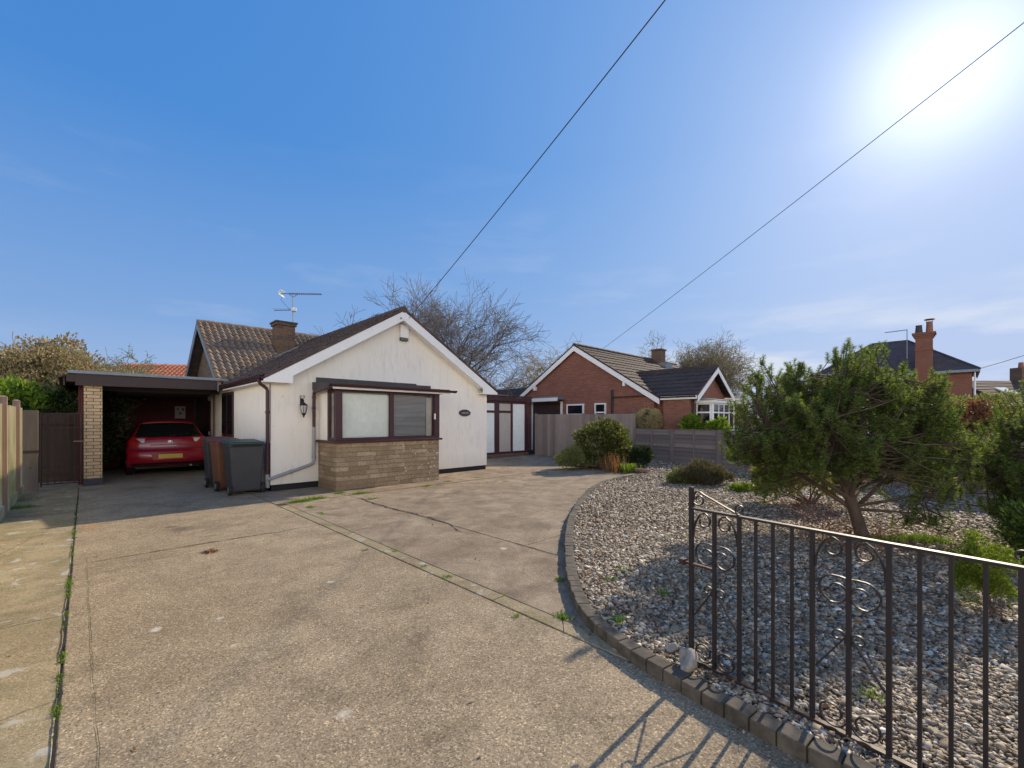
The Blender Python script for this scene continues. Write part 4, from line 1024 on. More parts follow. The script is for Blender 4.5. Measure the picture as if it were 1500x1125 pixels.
# rock and leaf litter by the gate foot
def rock(name, label, loc, s, seed):
    loc = (loc[0]*1.03, loc[1]*1.03, loc[2]-.015)
    bm = bmesh.new(); bmesh.ops.create_icosphere(bm, subdivisions=3, radius=1); rr = random.Random(seed)
    ph = [Vector((rr.uniform(-1,1), rr.uniform(-1,1), rr.uniform(-1,1))).normalized() for _ in range(12)]
    for v in bm.verts:
        d = v.co.normalized(); k = 1.0
        for i, p_ in enumerate(ph):
            t_ = d.dot(p_)
            if t_ > .62: k -= (t_-.62)*.75
        v.co = Vector((d.x*s[0], d.y*s[1], d.z*s[2]))*k*(1+.03*sin(d.x*13+d.z*9))
    me = bpy.data.meshes.new(name); bm.to_mesh(me); bm.free(); me.materials.append(M['stone_rock'])
    o = bpy.data.objects.new(name, me); COL.objects.link(o); o.location = loc; o.rotation_euler = (0, 0, rr.uniform(0,3))
    return tag(o, label, 'stone', 'stones at the foot of the iron gate')
x, y = G(1006, 985, .06); rock('garden_stone', 'larger grey garden stone propping the open iron gate', (x, y, .11), (.065,.10,.075), 4)
x, y = G(984, 962, .06); rock('garden_stone', 'smaller pale garden stone just behind the larger one at the gate', (x, y, .085), (.05,.04,.04), 5)

# ================================================================ FENCES
def board_fence(name, label, a, b, h, mat, postm, group=None, post_h=None, vertical=True, gap=1.83, posts=True, bw=.11, horiz=.16, first=True, last=True, z0=0.0, kick=False, face=1, st_=None):
    a, b = Vector(a), Vector(b); d = b-a; Lh = d.length
    r = root(name, label, 'fence', (a.x, a.y, 0), atan2(d.y, d.x), group)
    n = max(1, round(Lh/gap)); XS = st_ or [Lh*k/n for k in range(n+1)]; n = len(XS)-1; rr = random.Random(hash(name) % 99 if 0 else int(a.x*10) % 97)
    for k in range(n):
        m = MB(); x0 = XS[k]+.04; x1 = XS[k+1]-.04; zb_ = z0 + (.17 if kick else .03)
        if vertical:
            x = x0
            while x < x1-.01:
                w_ = min(bw*rr.uniform(.93, 1.05), x1-x); o_ = rr.uniform(-.003,.003)
                m.hexa([(x,o_-.006,zb_),(x+w_+.012,o_+.008,zb_),(x+w_+.012,o_+.014,zb_),(x,o_+.006,zb_),
                        (x,o_-.006,h+rr.uniform(-.004,.004)),(x+w_+.012,o_+.008,h),(x+w_+.012,o_+.014,h),(x,o_+.006,h)]); x += w_
            for zz in (zb_+.15, h-.25): m2 = MB(); m2.box(x0, x1, -.05*face, -.012*face, zz, zz+.06); m2.build('rail', mat, r)
        else:
            z = zb_
            while z < h-.02:
                hh = min(horiz*rr.uniform(.9, 1.08), h-z)
                xs = x0; 
                m.hexa([(x0,-.030,z),(x1,-.030,z),(x1,.0,z),(x0,.0,z),(x0,.006,z+hh+.02),(x1,.006,z+hh+.02),(x1,.012,z+hh+.02),(x0,.012,z+hh+.02)]); z += hh
            m2 = MB()
            for xx in (x0, (x0+x1)/2-.025, x1-.05): m2.box(xx, xx+.05, -.05, -.009, zb_, h)
            m2.box(x0, x1, -.03, .03, h+.021, h+.035); m2.build('batten', mat, r)
        m.build('panel', mat, r)
        if kick:
            m = MB(); m.box(x0, x1, -.02, .02, z0, zb_-.005); m.build('gravel_board', mat, r)
    ph = post_h or h+.06
    for k in range(n+1):
        if (k == 0 and not first) or (k == n and not last): continue
        m = MB(); m.box(XS[k]-.038, XS[k]+.038, -.045, .045, -.04, ph-.02); m.hexa([(XS[k]-.038,-.045,ph-.02),(XS[k]+.038,-.045,ph-.02),(XS[k]+.038,.045,ph-.02),(XS[k]-.038,.045,ph-.02),(XS[k]-.015,-.02,ph),(XS[k]+.015,-.02,ph),(XS[k]+.015,.02,ph),(XS[k]-.015,.02,ph)])
        m.build('post', postm, r)
    return r
# left boundary, close boarded, posts on our side
board_fence('boundary_fence', 'pale green stained board fence by the left edge of the drive', HW(-3.60, -7.0), HW(-3.60, 3.30), 1.70, M['fence_pale'], M['post_wood'], post_h=1.83, kick=True, last=False, face=-1, st_=[0,1.83,3.66,5.48,7.30,9.12,10.3])
m = MB(); q = HW(-3.56, 3.45)
pr = root('timber_fence_post', 'weathered square timber post between the pale fence and the side gate', 'post', q + (0,), YAW)
m.box(-.05,.16,-.05,.05,-.04,1.66); m.build('upright', M['old_panel'], pr); m = MB(); m.box(-.06,.165,-.056,-.052,.78,.84); m.build('strap', M['rusty_metal'], pr)
# side gate in shade
sg = root('side_gate', 'rusty wrought iron side gate next to the yellow brick pillar', 'gate', HW(-3.37, 3.62) + (0,), YAW)
m = MB(); m.tube([(0,0,.05),(0,0,1.62)], .014, 6); m.tube([(.6,0,.05),(.6,0,1.62)], .014, 6); m.tube([(0,0,1.60),(.6,0,1.60)], .012, 6); m.tube([(0,0,.10),(.6,0,.10)], .012, 6); m.tube([(0,0,1.30),(.6,0,1.30)], .010, 6); m.tube([(0,0,.45),(.6,0,.45)], .010, 6)
m.build('gate_frame', M['rusty_metal'], sg)
for k in range(5): m = MB(); m.tube([(.1+k*.1,0,.11),(.1+k*.1,0,1.59)], .008, 5); m.build('bar', M['rusty_metal'], sg)
for s in (-1, 1):
    m = MB(); ribbon(m, [(.3+s*x, z) for x, z in [(.01,.95)] + spiral(.10,.90,.08,.02,120,-240)]); ribbon(m, [(.3+s*x, z) for x, z in [(.01,.62)] + spiral(.09,.68,.07,.02,-120,240)]); m.build('scroll', M['rusty_metal'], sg)
m = MB(); m.box(.48,.66,-.03,-.01,.99,1.01); m.build('latch', M['twig_pale'], sg)
# dark timber behind the side gate
board_fence('back_fence', 'shaded dark timber fence behind the rusty side gate', HW(-5.6, 5.0), HW(-2.85, 5.0), 1.60, M['dark_brown_boards'], M['dark_brown_boards'])
# tall neighbour fence and low fence
board_fence('tall_fence', 'tall weathered vertical board fence joining the maroon porch', (.98, 17.75), GJ, 1.70, M['fence_grey'], M['fence_grey'], face=-1, post_h=1.74)
lowf = board_fence('low_fence', 'low weathered horizontal board fence along the far side of the gravel', GJ, far_end, 1.13, M['fence_grey'], M['fence_grey'], vertical=False, gap=1.83, first=False, post_h=1.16, horiz=.14)

# ================================================================ OVERHEAD CABLES
def cable(label, pts, r=.011, mat='cable'):
    P_ = [Vector(p) for p in pts]; a, b, s = P_[0], P_[1], pts[2] if isinstance(pts[2], (int, float)) else 0
def cable2(label, a, b, sag, r=.011, name='overhead_cable'):
    a, b = Vector(a), Vector(b); n = 40
    pts = [a.lerp(b, k/n) - Vector((0,0,4*sag*(k/n)*(1-k/n))) for k in range(n+1)]
    m = MB(); m.tube(pts, r, 6); return tag(m.build(name, M['cable'], smooth=True), label, 'cable')
def on(px, py, D): return Vector(((px-750)/F*D, D, CAMH-(py-HY)/F*D))
a = on(599, 466, 10.72); b = on(957, 0, 4.6); e = a + (b-a)*1.9
cable2('dark overhead cable rising from the white bungalow gable', a, e, .16, .0068)
a = on(884, 510, 19.9); b = on(1500, 22, 6.2); e = a + (b-a)*1.5
cable2('thin overhead cable rising from the red brick bungalow past the sun', a, e, .12, .0075)
a = on(1424, 543, 30.5); b = on(1500, 518, 24.); e = a + (b-a)*2.5
cable2('distant cable running from the hipped roof house', a, e, .1, .018)
# pale hose across the gravel
pts = [G(1046,706,.09), G(1075,711,.09), G(1110,719,.09), G(1150,725,.09), G(1200,729,.09)]
m = MB(); m.tube([(x, y, .095+.012*sin(i*2)) for i, (x, y) in enumerate(resample(smooth(pts, 1), .2))], .012, 6)
tag(m.build('garden_hose', M['hose'], smooth=True), 'pale thin hose lying across the gravel behind the pine', 'hose')
# ================================================================ NEIGHBOURING HOUSES (same street frame)
H2 = (2.88, 19.8)
h2 = root('brick_bungalow', 'red brick bungalow with white bargeboards and a projecting front gable', 'house', H2 + (0,), YAW)
fh = 4.1; bh_ = 3.95; rz2 = 4.853; s2 = .617; LEN = 10.2
m = MB(); m.prism([(-fh+.3, -.05), (bh_-.3, -.05), (bh_-.3, rz2-s2*(bh_-.3)-.06), (0, rz2-.06), (-fh+.3, rz2-s2*(fh-.3)-.06)], 'x', .02, LEN-.1); m.build('wall', M['brick_red'], h2)
m = MB(); m.prism([(.30, -.05), (3.33, -.05), (3.33, 2.42), (1.815, 3.42), (.30, 2.42)], 'y', -5.25, -3.0); m.build('wing_wall', M['brick_red'], h2)
m = MB(); ez2 = rz2-s2*fh; sl2 = sqrt(fh**2+(rz2-ez2)**2)
tiles(m, (-.12, -fh, ez2), (1,0,0), (0,fh,rz2-ez2), LEN, sl2, amp=.018, step=.03, seg=4)
tiles(m, (-.12, bh_, rz2-s2*bh_), (1,0,0), (0,-bh_,s2*bh_), LEN, sqrt(bh_**2+(s2*bh_)**2), amp=.018, step=.03, seg=4)
for k in range(22): m.tube([(-.12+k*.46, 0, rz2), (-.12+k*.46+.45, 0, rz2+.012)], .10, 8)
m.hexa([(-.125,-fh,ez2-.03),(-.06,-fh,ez2-.03),(-.06,0,rz2-.03),(-.125,0,rz2-.03),(-.125,-fh,ez2+.04),(-.06,-fh,ez2+.04),(-.06,0,rz2+.05),(-.125,0,rz2+.05)])
m.hexa([(-.125,bh_,rz2-s2*bh_-.03),(-.06,bh_,rz2-s2*bh_-.03),(-.06,0,rz2-.03),(-.125,0,rz2-.03),(-.125,bh_,rz2-s2*bh_+.04),(-.06,bh_,rz2-s2*bh_+.04),(-.06,0,rz2+.05),(-.125,0,rz2+.05)])
m.build('roof', M['tile_red'], h2)
for s, h_ in ((-1, fh), (1, bh_)):
    m = MB(); m.hexa([(-.14, s*h_, rz2-s2*h_-.25),(-.115,s*h_,rz2-s2*h_-.25),(-.115,0,rz2-.26),(-.14,0,rz2-.26),(-.14,s*h_,rz2-s2*h_-.035),(-.115,s*h_,rz2-s2*h_-.035),(-.115,0,rz2-.035),(-.14,0,rz2-.035)]); m.build('bargeboard', M['white_paint'], h2)
    for yy in (.62*h_,): m = MB(); m.box(-.13, .03, s*yy-.05, s*yy+.05, rz2-s2*yy-.42, rz2-s2*yy-.22); m.build('purlin_end', M['white_paint'], h2)
# wing roof
wzr, wze = 3.56, 2.38; wsl = sqrt(1.87**2+(wzr-wze)**2)
m = MB(); tiles(m, (-.055, -5.55, wze), (0,1,0), (1.87,0,wzr-wze), 3.6, wsl, amp=.018, step=.03, seg=4)
tiles(m, (3.685, -5.55, wze), (0,1,0), (-1.87,0,wzr-wze), 3.6, wsl, amp=.018, step=.03, seg=4)
for k in range(8): m.tube([(1.815, -5.55+k*.46, wzr), (1.815, -5.55+k*.46+.45, wzr+.01)], .09, 8)
m.build('wing_roof', M['tile_char'], h2)
m = MB(); m.box(-.085,-.060,-5.52,-4.12,2.24,2.37); m.build('fascia', M['white_paint'], h2)
m = MB(); gutter(m, (-.12,-5.5,2.36), (-.12,-4.15,2.355), .05); m.build('gutter', M['brown_fascia'], h2)
for s in (-1, 1):
    m = MB(); X = lambda u: 1.815+s*u; T = lambda u: wzr-.035-(wzr-wze)/1.87*u
    m.prism([(X(0),T(0)),(X(1.89),T(1.89)),(X(1.89),T(1.89)-.20),(X(0),T(0)-.20)], 'y', -5.575 if s<0 else -5.573, -5.55); m.build('bargeboard', M['white_paint'], h2)
m = MB(); m.tube([(.2,-5.27,2.3),(.22,-5.28,2.1),(.22,-5.28,0)], .035, 8); m.build('downpipe', M['cable'], h2)
m = MB(); m.box(.0, .30, -5.2, -4.2, -.05, 2.24); m.build('wing_return', M['brick_red'], h2)
# white bay window
def whitewin(x0, x1, y0, y1, z0, z1, parent, nx=1, bar=None, fw=.055, axis='x'):
    """frame in the plane y=y0 (axis x) or x=x0 (axis y)"""
    m = MB(); g = MB()
    def bx(mb, a, b, c, d, dep0, dep1):
        if axis == 'x': mb.box(a, b, y0+dep0, y0+dep1, c, d)
        else: mb.box(x0+dep0, x0+dep1, a, b, c, d)
    lo, hi = (x0, x1) if axis == 'x' else (y0, y1)
    bx(m, lo, hi, z0, z0+fw, -.03, .03); bx(m, lo, hi, z1-fw, z1, -.03, .03)
    for k in range(nx+1):
        c = lo + (hi-lo)*k/nx; a_ = max(lo, c-fw/2 if 0 < k < nx else (c if k == 0 else c-fw)); bx(m, a_, a_+fw, z0+fw, z1-fw, -.028, .028)
    if bar: bx(m, lo+fw, hi-fw, bar-fw/2, bar+fw/2, -.032, .032)
    bx(g, lo+fw*.5, hi-fw*.5, z0+fw*.5, z1-fw*.5, -.005, .005)
    f = m.build('window', M['upvc'], parent); g.build('pane', M['glass_dark'], f); return f
m = MB(); m.box(.45, 3.2, -5.85, -5.25, -.05, .98); m.build('bay_base', M['upvc'], h2)
m = MB(); m.box(.38, 3.25, -5.95, -5.25, .981, 1.03); m.box(.36, 3.27, -5.97, -5.26, 2.10, 2.20); m.build('bay_trim', M['upvc'], h2)
whitewin(.48, .48, -5.82, -5.27, 1.031, 2.10, h2, 1, 1.75, axis='y')
whitewin(.52, 3.15, -5.85, -5.85, 1.031, 2.10, h2, 5, 1.75)
m = MB(); m.hexa([(.3,-6.0,2.201),(3.33,-6.0,2.201),(3.33,-5.26,2.201),(.3,-5.26,2.201),(.3,-6.0,2.22),(3.33,-6.0,2.22),(3.33,-5.26,2.33),(.3,-5.26,2.33)]); m.build('bay_roof', M['lead'], h2)
# gable wall windows
whitewin(-.01, 0, -.47, .50, 1.2, 2.20, h2, 1, 1.72, axis='y', fw=.07)
whitewin(-.01, 0, -1.62, -1.05, 1.2, 2.20, h2, 1, 1.80, axis='y', fw=.06)
m = MB(); m.tube([(-.03,-1.94,0),(-.03,-1.94,2.75)], .05, 8); m.build('soil_pipe', M['cable'], h2)
m = MB(); m.box(-.55, .01, .62, 2.78, 2.42, 2.55); cn = m.build('canopy', M['lead'], h2); m = MB(); m.box(-.565,-.551,.60,2.80,2.34,2.50); m.build('fascia', M['white_paint'], cn)
m = MB(); m.box(-.03,.015,.85,2.6,.0,2.3); dd2 = m.build('garage_door', M['brown_fascia'], h2)
m = MB(); m.box(-.05,.012,.76,.848,.0,2.33); m.box(-.05,.012,2.602,2.69,.0,2.33); m.build('door_frame', M['white_paint'], dd2)
m = MB(); m.box(7.0,7.55,-.55,.0,3.9,5.38); m.box(6.95,7.60,-.60,.05,5.381,5.46); c2 = m.build('chimney', M['brick_chimney'], h2)
m = MB(); m.box(6.9,7.65,-.9,.05,4.3,4.62); m.build('chimney_flashing', M['lead'], c2)
m = MB(); m.box(-.02, 3.0, 3.96, 6.5, -.05, 2.6); m.hexa([(-.1,3.7,2.55),(3.1,3.7,2.55),(3.1,6.6,2.55),(-.1,6.6,2.55),(.9,3.7,3.2),(2.1,3.7,3.2),(2.1,6.6,3.2),(.9,6.6,3.2)]); m.build('rear_extension', M['tile_char'], h2)

# two storey hipped house beyond
H3 = (31.5, 29.9)
h3 = root('hipped_house', 'tall red brick house with a slate hipped roof and big chimney beyond the pine', 'house', H3 + (0,), YAW)
m = MB(); m.box(0, 7, 0, 9, -.05, 5.0); m.build('wall', M['brick_orange'], h3)
e_ = .35; zr3 = 7.8
m = MB(); A = [(-e_,-e_,4.95),(7+e_,-e_,4.95),(7+e_,9+e_,4.95),(-e_,9+e_,4.95)]; m.add(A + [(3.5,3.5,zr3),(3.5,5.7,zr3)], [(0,1,4),(1,2,5,4),(2,3,5),(3,0,4,5),(0,3,2,1)])
rf3 = m.build('roof', M['slate'], h3)
m = MB(); 
for p_, q_ in ((A[0],(3.5,3.5,zr3)),(A[1],(3.5,3.5,zr3)),(A[2],(3.5,5.7,zr3)),(A[3],(3.5,5.7,zr3)),((3.5,3.5,zr3),(3.5,5.7,zr3))): m.tube([p_, q_], .09, 6)
m.build('ridge_tiles', M['slate'], rf3)
m = MB(); m.box(-e_-.02, -e_, -e_, 9+e_, 4.76, 4.94); m.box(-e_, 7+e_, -e_-.02, -e_, 4.76, 4.94); m.build('fascia', M['lead'], h3)
m = MB(); m.box(-.45, .45, 1.95, 2.85, -.05, 7.4)
for k, o in enumerate((.06,.12,.18)): m.box(-.45-o, .45+o, 1.95-o, 2.85+o, 7.4+k*.12, 7.52+k*.12-.002)
m.box(-.48,.48,1.92,2.88,6.45,6.6); c3 = m.build('chimney', M['brick_orange'], h3)
m = MB(); m.lathe([(.22,0),(.17,.55),(.2,.6)], 12, (0,2.68,7.76)); m.build('chimney_pot', M['slate'], c3)
m = MB(); m.lathe([(.20,0),(.17,.75),(.17,.8)], 12, (0,2.12,7.76)); m.lathe([(.30,.93),(.28,.98)], 12, (0,2.12,7.76)); m.tube([(0,1.95,8.5),(0,1.95,8.7)], .02, 4); m.tube([(0,2.29,8.5),(0,2.29,8.7)], .02, 4); m.build('chimney_pot', M['clay_pot'], c3)
m = MB(); m.tube([(-.3,3.3,6.0),(-.3,3.3,8.15)], .03, 6); m.tube([(-.3,3.3,8.1),(-.75,4.5,8.0)], .03, 5)
for k in range(8): q = Vector((-.3,3.3,8.1)).lerp(Vector((-.75,4.5,8.0)), (k+.5)/8); m.tube([q-Vector((.2,.08,0)), q+Vector((.2,.08,0))], .012, 4)
m.build('aerial', M['grey_plastic'], h3)
m = MB(); m.tube([(.05,-.12,4.8),(.05,-.12,0)], .06, 6); m.build('downpipe', M['white_paint'], h3)
# lower house on the far right with skylight
H4 = (40.5, 36.)
h4 = root('low_tiled_house', 'low house with a plain purple brown roof and one skylight, behind the red hedge', 'house', H4 + (0,), YAW-R(38))
m = MB(); m.box(0, 14, 0, 7, -.05, 3.0); m.build('wall', M['brick_orange'], h4)
m = MB(); tiles(m, (-.3,-.3,3.0), (1,0,0), (0,3.8,2.1), 14.6, sqrt(3.8**2+2.1**2), amp=.01, step=.04, seg=2); m.add([(-.3,-.3,2.98),(14.3,-.3,2.98),(14.3,7.3,2.98),(-.3,7.3,2.98),(-.3,3.5,5.08),(14.3,3.5,5.08)], [(2,3,4,5),(0,3,4),(1,2,5),(0,1,2,3)]); m.build('roof', M['tile_char'], h4)
m = MB(); m.hexa([(1.6,.9,3.72),(2.7,.9,3.72),(2.7,1.8,4.22),(1.6,1.8,4.22),(1.6,.86,3.82),(2.7,.86,3.82),(2.7,1.76,4.32),(1.6,1.76,4.32)]); m.build('skylight', M['frost_pale'], h4)
m = MB(); m.box(-.3,14.3,-.36,-.3,2.85,3.0); m.build('fascia', M['white_paint'], h4)
m = MB(); m.box(6.3,7.3,3.1,4.0,4.4,6.3); c4 = m.build('chimney', M['brick_chimney'], h4); m = MB(); m.lathe([(.2,0),(.16,.5)], 8, (6.8,3.5,6.3)); m.build('chimney_pot', M['clay_pot'], c4)
# terracotta roofed house behind the carport
H5 = (-27.4, 28.6)
h5 = root('terracotta_roofed_house', 'distant house with a bright orange pantile roof behind the carport', 'house', H5 + (0,), R(8))
m = MB(); m.box(0, 12, 0, 6, -.05, 3.5); m.build('wall', M['brick_red'], h5)
m = MB(); tiles(m, (-.3,-.3,3.45), (1,0,0), (0,3.3,2.1), 12.6, sqrt(3.3**2+2.1**2), amp=.06, step=.04, seg=6); m.add([(-.3,-.3,3.4),(12.3,-.3,3.4),(12.3,6.3,3.4),(-.3,6.3,3.4),(-.3,3.0,5.52),(12.3,3.0,5.52)], [(2,3,4,5),(0,3,4),(1,2,5),(0,1,2,3)]); m.build('roof', M['terracotta'], h5)
# pale glazed lean-to seen through the pine
h6 = root('white_outbuilding', 'low white flat roofed outbuilding half hidden behind the pine', 'outbuilding', (13.2, 17.2, 0), R(-35))
m = MB(); m.box(0, 4.5, 0, 3, -.05, 1.85); m.build('wall', M['brick_brown'], h6); m = MB(); m.box(-.15, 4.65, -.15, 3.1, 1.851, 2.02); m.build('flat_roof', M['white_paint'], h6, bevel=.02)
whitewin(.6, 3.6, 0, 0, .9, 1.75, h6, 4, None)
# ================================================================ FOLIAGE TOOLS
def leaf_quads(rg, P, Dv, L_, Wd):
    """leaf shaped quads at P along Dv"""
    n = len(P); Dv = unit(Dv); q = unit(np.cross(Dv, unit(rg.normal(size=(n, 3)))))
    nn = np.cross(Dv, q); L_ = np.asarray(L_)[:, None]; Wd = np.asarray(Wd)[:, None]
    v0 = P; v1 = P + Dv*L_*.45 + q*Wd + nn*L_*.06; v2 = P + Dv*L_; v3 = P + Dv*L_*.45 - q*Wd + nn*L_*.06
    V = np.stack([v0, v1, v2, v3], 1).reshape(-1, 3); Fc = np.arange(n*4).reshape(-1, 4)
    return V, Fc
def clump_points(rg, c, rad, nclump, per, cr, bottom=-1.0, top=1.0, shell=.55, lump=.25):
    """points gathered in leaf clumps spread through an uneven ellipsoid"""
    d = unit(rg.normal(size=(nclump*3, 3))); d = d[(d[:, 2] > bottom) & (d[:, 2] < top)][:nclump]
    ph = rg.uniform(0, 6.28, 6)
    f = 1 + lump*(np.sin(d[:,0]*4+ph[0])*np.cos(d[:,1]*5+ph[1]) + .6*np.sin(d[:,2]*7+ph[2]+d[:,0]*5))
    r = (shell + (1-shell)*rg.uniform(0, 1, len(d))**.6)*f
    C = np.array(c) + d*r[:, None]*np.array(rad)
    idx = np.repeat(np.arange(len(C)), per); off = unit(rg.normal(size=(len(idx), 3)))*(rg.uniform(0, 1, len(idx))**.5)[:, None]
    s = cr*rg.uniform(.6, 1.3, len(C))[idx]
    P = C[idx] + off*s[:, None]
    return P, off, d[idx], C
def bush(name, label, base, c, rad, mat, nclump=140, per=40, cr=.12, L_=.06, W_=.018, seed=1, cat='shrub', group=None, bottom=-.6, shell=.55, lump=.22, up=.4, stems=10, stem_mat='bark_dark', extra=None):
    rg = np.random.default_rng(seed); r = root(name, label, cat, (base[0], base[1], base[2] if len(base) > 2 else 0), 0, group)
    P, off, d, C = clump_points(rg, c, rad, nclump, per, cr, bottom, 1.0, shell, lump)
    P = P[:, :]; keep = P[:, 2] > .01; P, off, d = P[keep], off[keep], d[keep]; n = len(P)
    D = off*.9 + d*.7 + np.array([0, 0, up]) + rg.normal(0, .35, (n, 3))
    V, Fc = leaf_quads(rg, P, D, L_*rg.uniform(.6, 1.25, n), W_*rg.uniform(.7, 1.2, n))
    np_obj('foliage', V, Fc, M[mat], r)
    if extra:
        k = rg.random(n) < extra[1]; kk = k.sum(); V, Fc = leaf_quads(rg, P[k]+off[k]*.02, D[k], L_*extra[2]*rg.uniform(.6, 1.2, kk), W_*extra[2]*rg.uniform(.7, 1.2, kk)); np_obj(extra[3], V, Fc, M[extra[0]], r)
    if stems:
        m = MB()
        for k in range(min(stems, len(C))):
            t_ = Vector(C[k*max(1, len(C)//stems) % len(C)]); b_ = Vector((rg.uniform(-.06, .06), rg.uniform(-.06, .06), 0)); mid = b_.lerp(t_, .5) + Vector((0, 0, abs(t_.z)*.12)); 
            m.tube([b_, mid, t_], [.018*max(rad), .012*max(rad), .004], 5)
        m.build('stem', M[stem_mat], r)
    return r
MINR = .0
def grow(mbs, rr, p, d, L_, r, lev, maxlev, wob=.25, up=.05, kids=3, spread=.65, shrink=.68, tips=None, droop=0):
    n = 4 if lev < 2 else 3; pts = [p]; rs = [r]; q = Vector(p); dd_ = Vector(d).normalized(); seg = L_/n
    for k in range(n):
        dd_ = (dd_ + Vector((rr.gauss(0, wob), rr.gauss(0, wob), rr.gauss(0, wob)+up - droop*lev))*.5).normalized()
        q = q + dd_*seg; pts.append(q.copy()); rs.append(max(MINR, r*(1-(.45 if lev < maxlev else .8)*(k+1)/n)))
        if lev < maxlev and k >= (1 if lev else 2) - (lev > 1):
            for _ in range(kids - 1 if k < n-1 else kids):
                if k < n-1 and rr.random() < .35: continue
                ax = dd_.orthogonal(); ax.rotate(Matrix.Rotation(rr.uniform(0, 2*pi), 3, dd_)); nd = (dd_*(1-spread*.5) + ax*spread*rr.uniform(.6, 1.3)).normalized()
                grow(mbs, rr, q.copy(), nd, L_*shrink*rr.uniform(.75, 1.15), rs[-1]*.62, lev+1, maxlev, wob, up, kids, spread, shrink, tips, droop)
    mbs[0 if lev < 2 else 1].tube(pts, rs, 6 if lev < 1 else (5 if lev < 2 else 3), caps=False)
    if tips is not None and lev >= maxlev-1: tips += pts[1:]
def bare_tree(name, label, loc, h, seed, mats=('bark_grey','twig_pale'), trunk_r=.14, maxlev=4, kids=3, spread=.65, lean=(0,0), leaf=None, nleaf=0, group=None, trunks=1, up=.06, shrink=.68, droop=0, L0=.45, wob=.25, leafL=.06):
    rr = random.Random(seed); r = root(name, label, 'tree', loc, 0, group); a = MB(); b = MB(); tips = []
    for k in range(trunks):
        an = 2*pi*k/trunks + seed; d0 = Vector((lean[0] + (.35*cos(an) if trunks > 1 else 0), lean[1] + (.25*sin(an) if trunks > 1 else 0), 1))
        grow((a, b), rr, Vector((.12*cos(an)*(trunks > 1), .12*sin(an)*(trunks > 1), -.05)), d0, h*L0, trunk_r, 0, maxlev, wob, up, kids, spread, shrink, tips, droop)
    a.build('trunk', M[mats[0]], r, smooth=True, fix=False); b.build('crown', M[mats[1]], r, smooth=True, fix=False)
    if leaf:
        rg = np.random.default_rng(seed); T = np.array([tuple(t) for t in tips]); idx = rg.integers(0, len(T), nleaf)
        P = T[idx] + rg.normal(0, .025, (nleaf, 3)); V, Fc = leaf_quads(rg, P, rg.normal(size=(nleaf, 3)) + np.array([0, 0, -.5 if droop else .3]), leafL*rg.uniform(.6, 1.3, nleaf), leafL*.3*rg.uniform(.7, 1.2, nleaf)); np_obj('leaves', V, Fc, M[leaf], r)
    return r

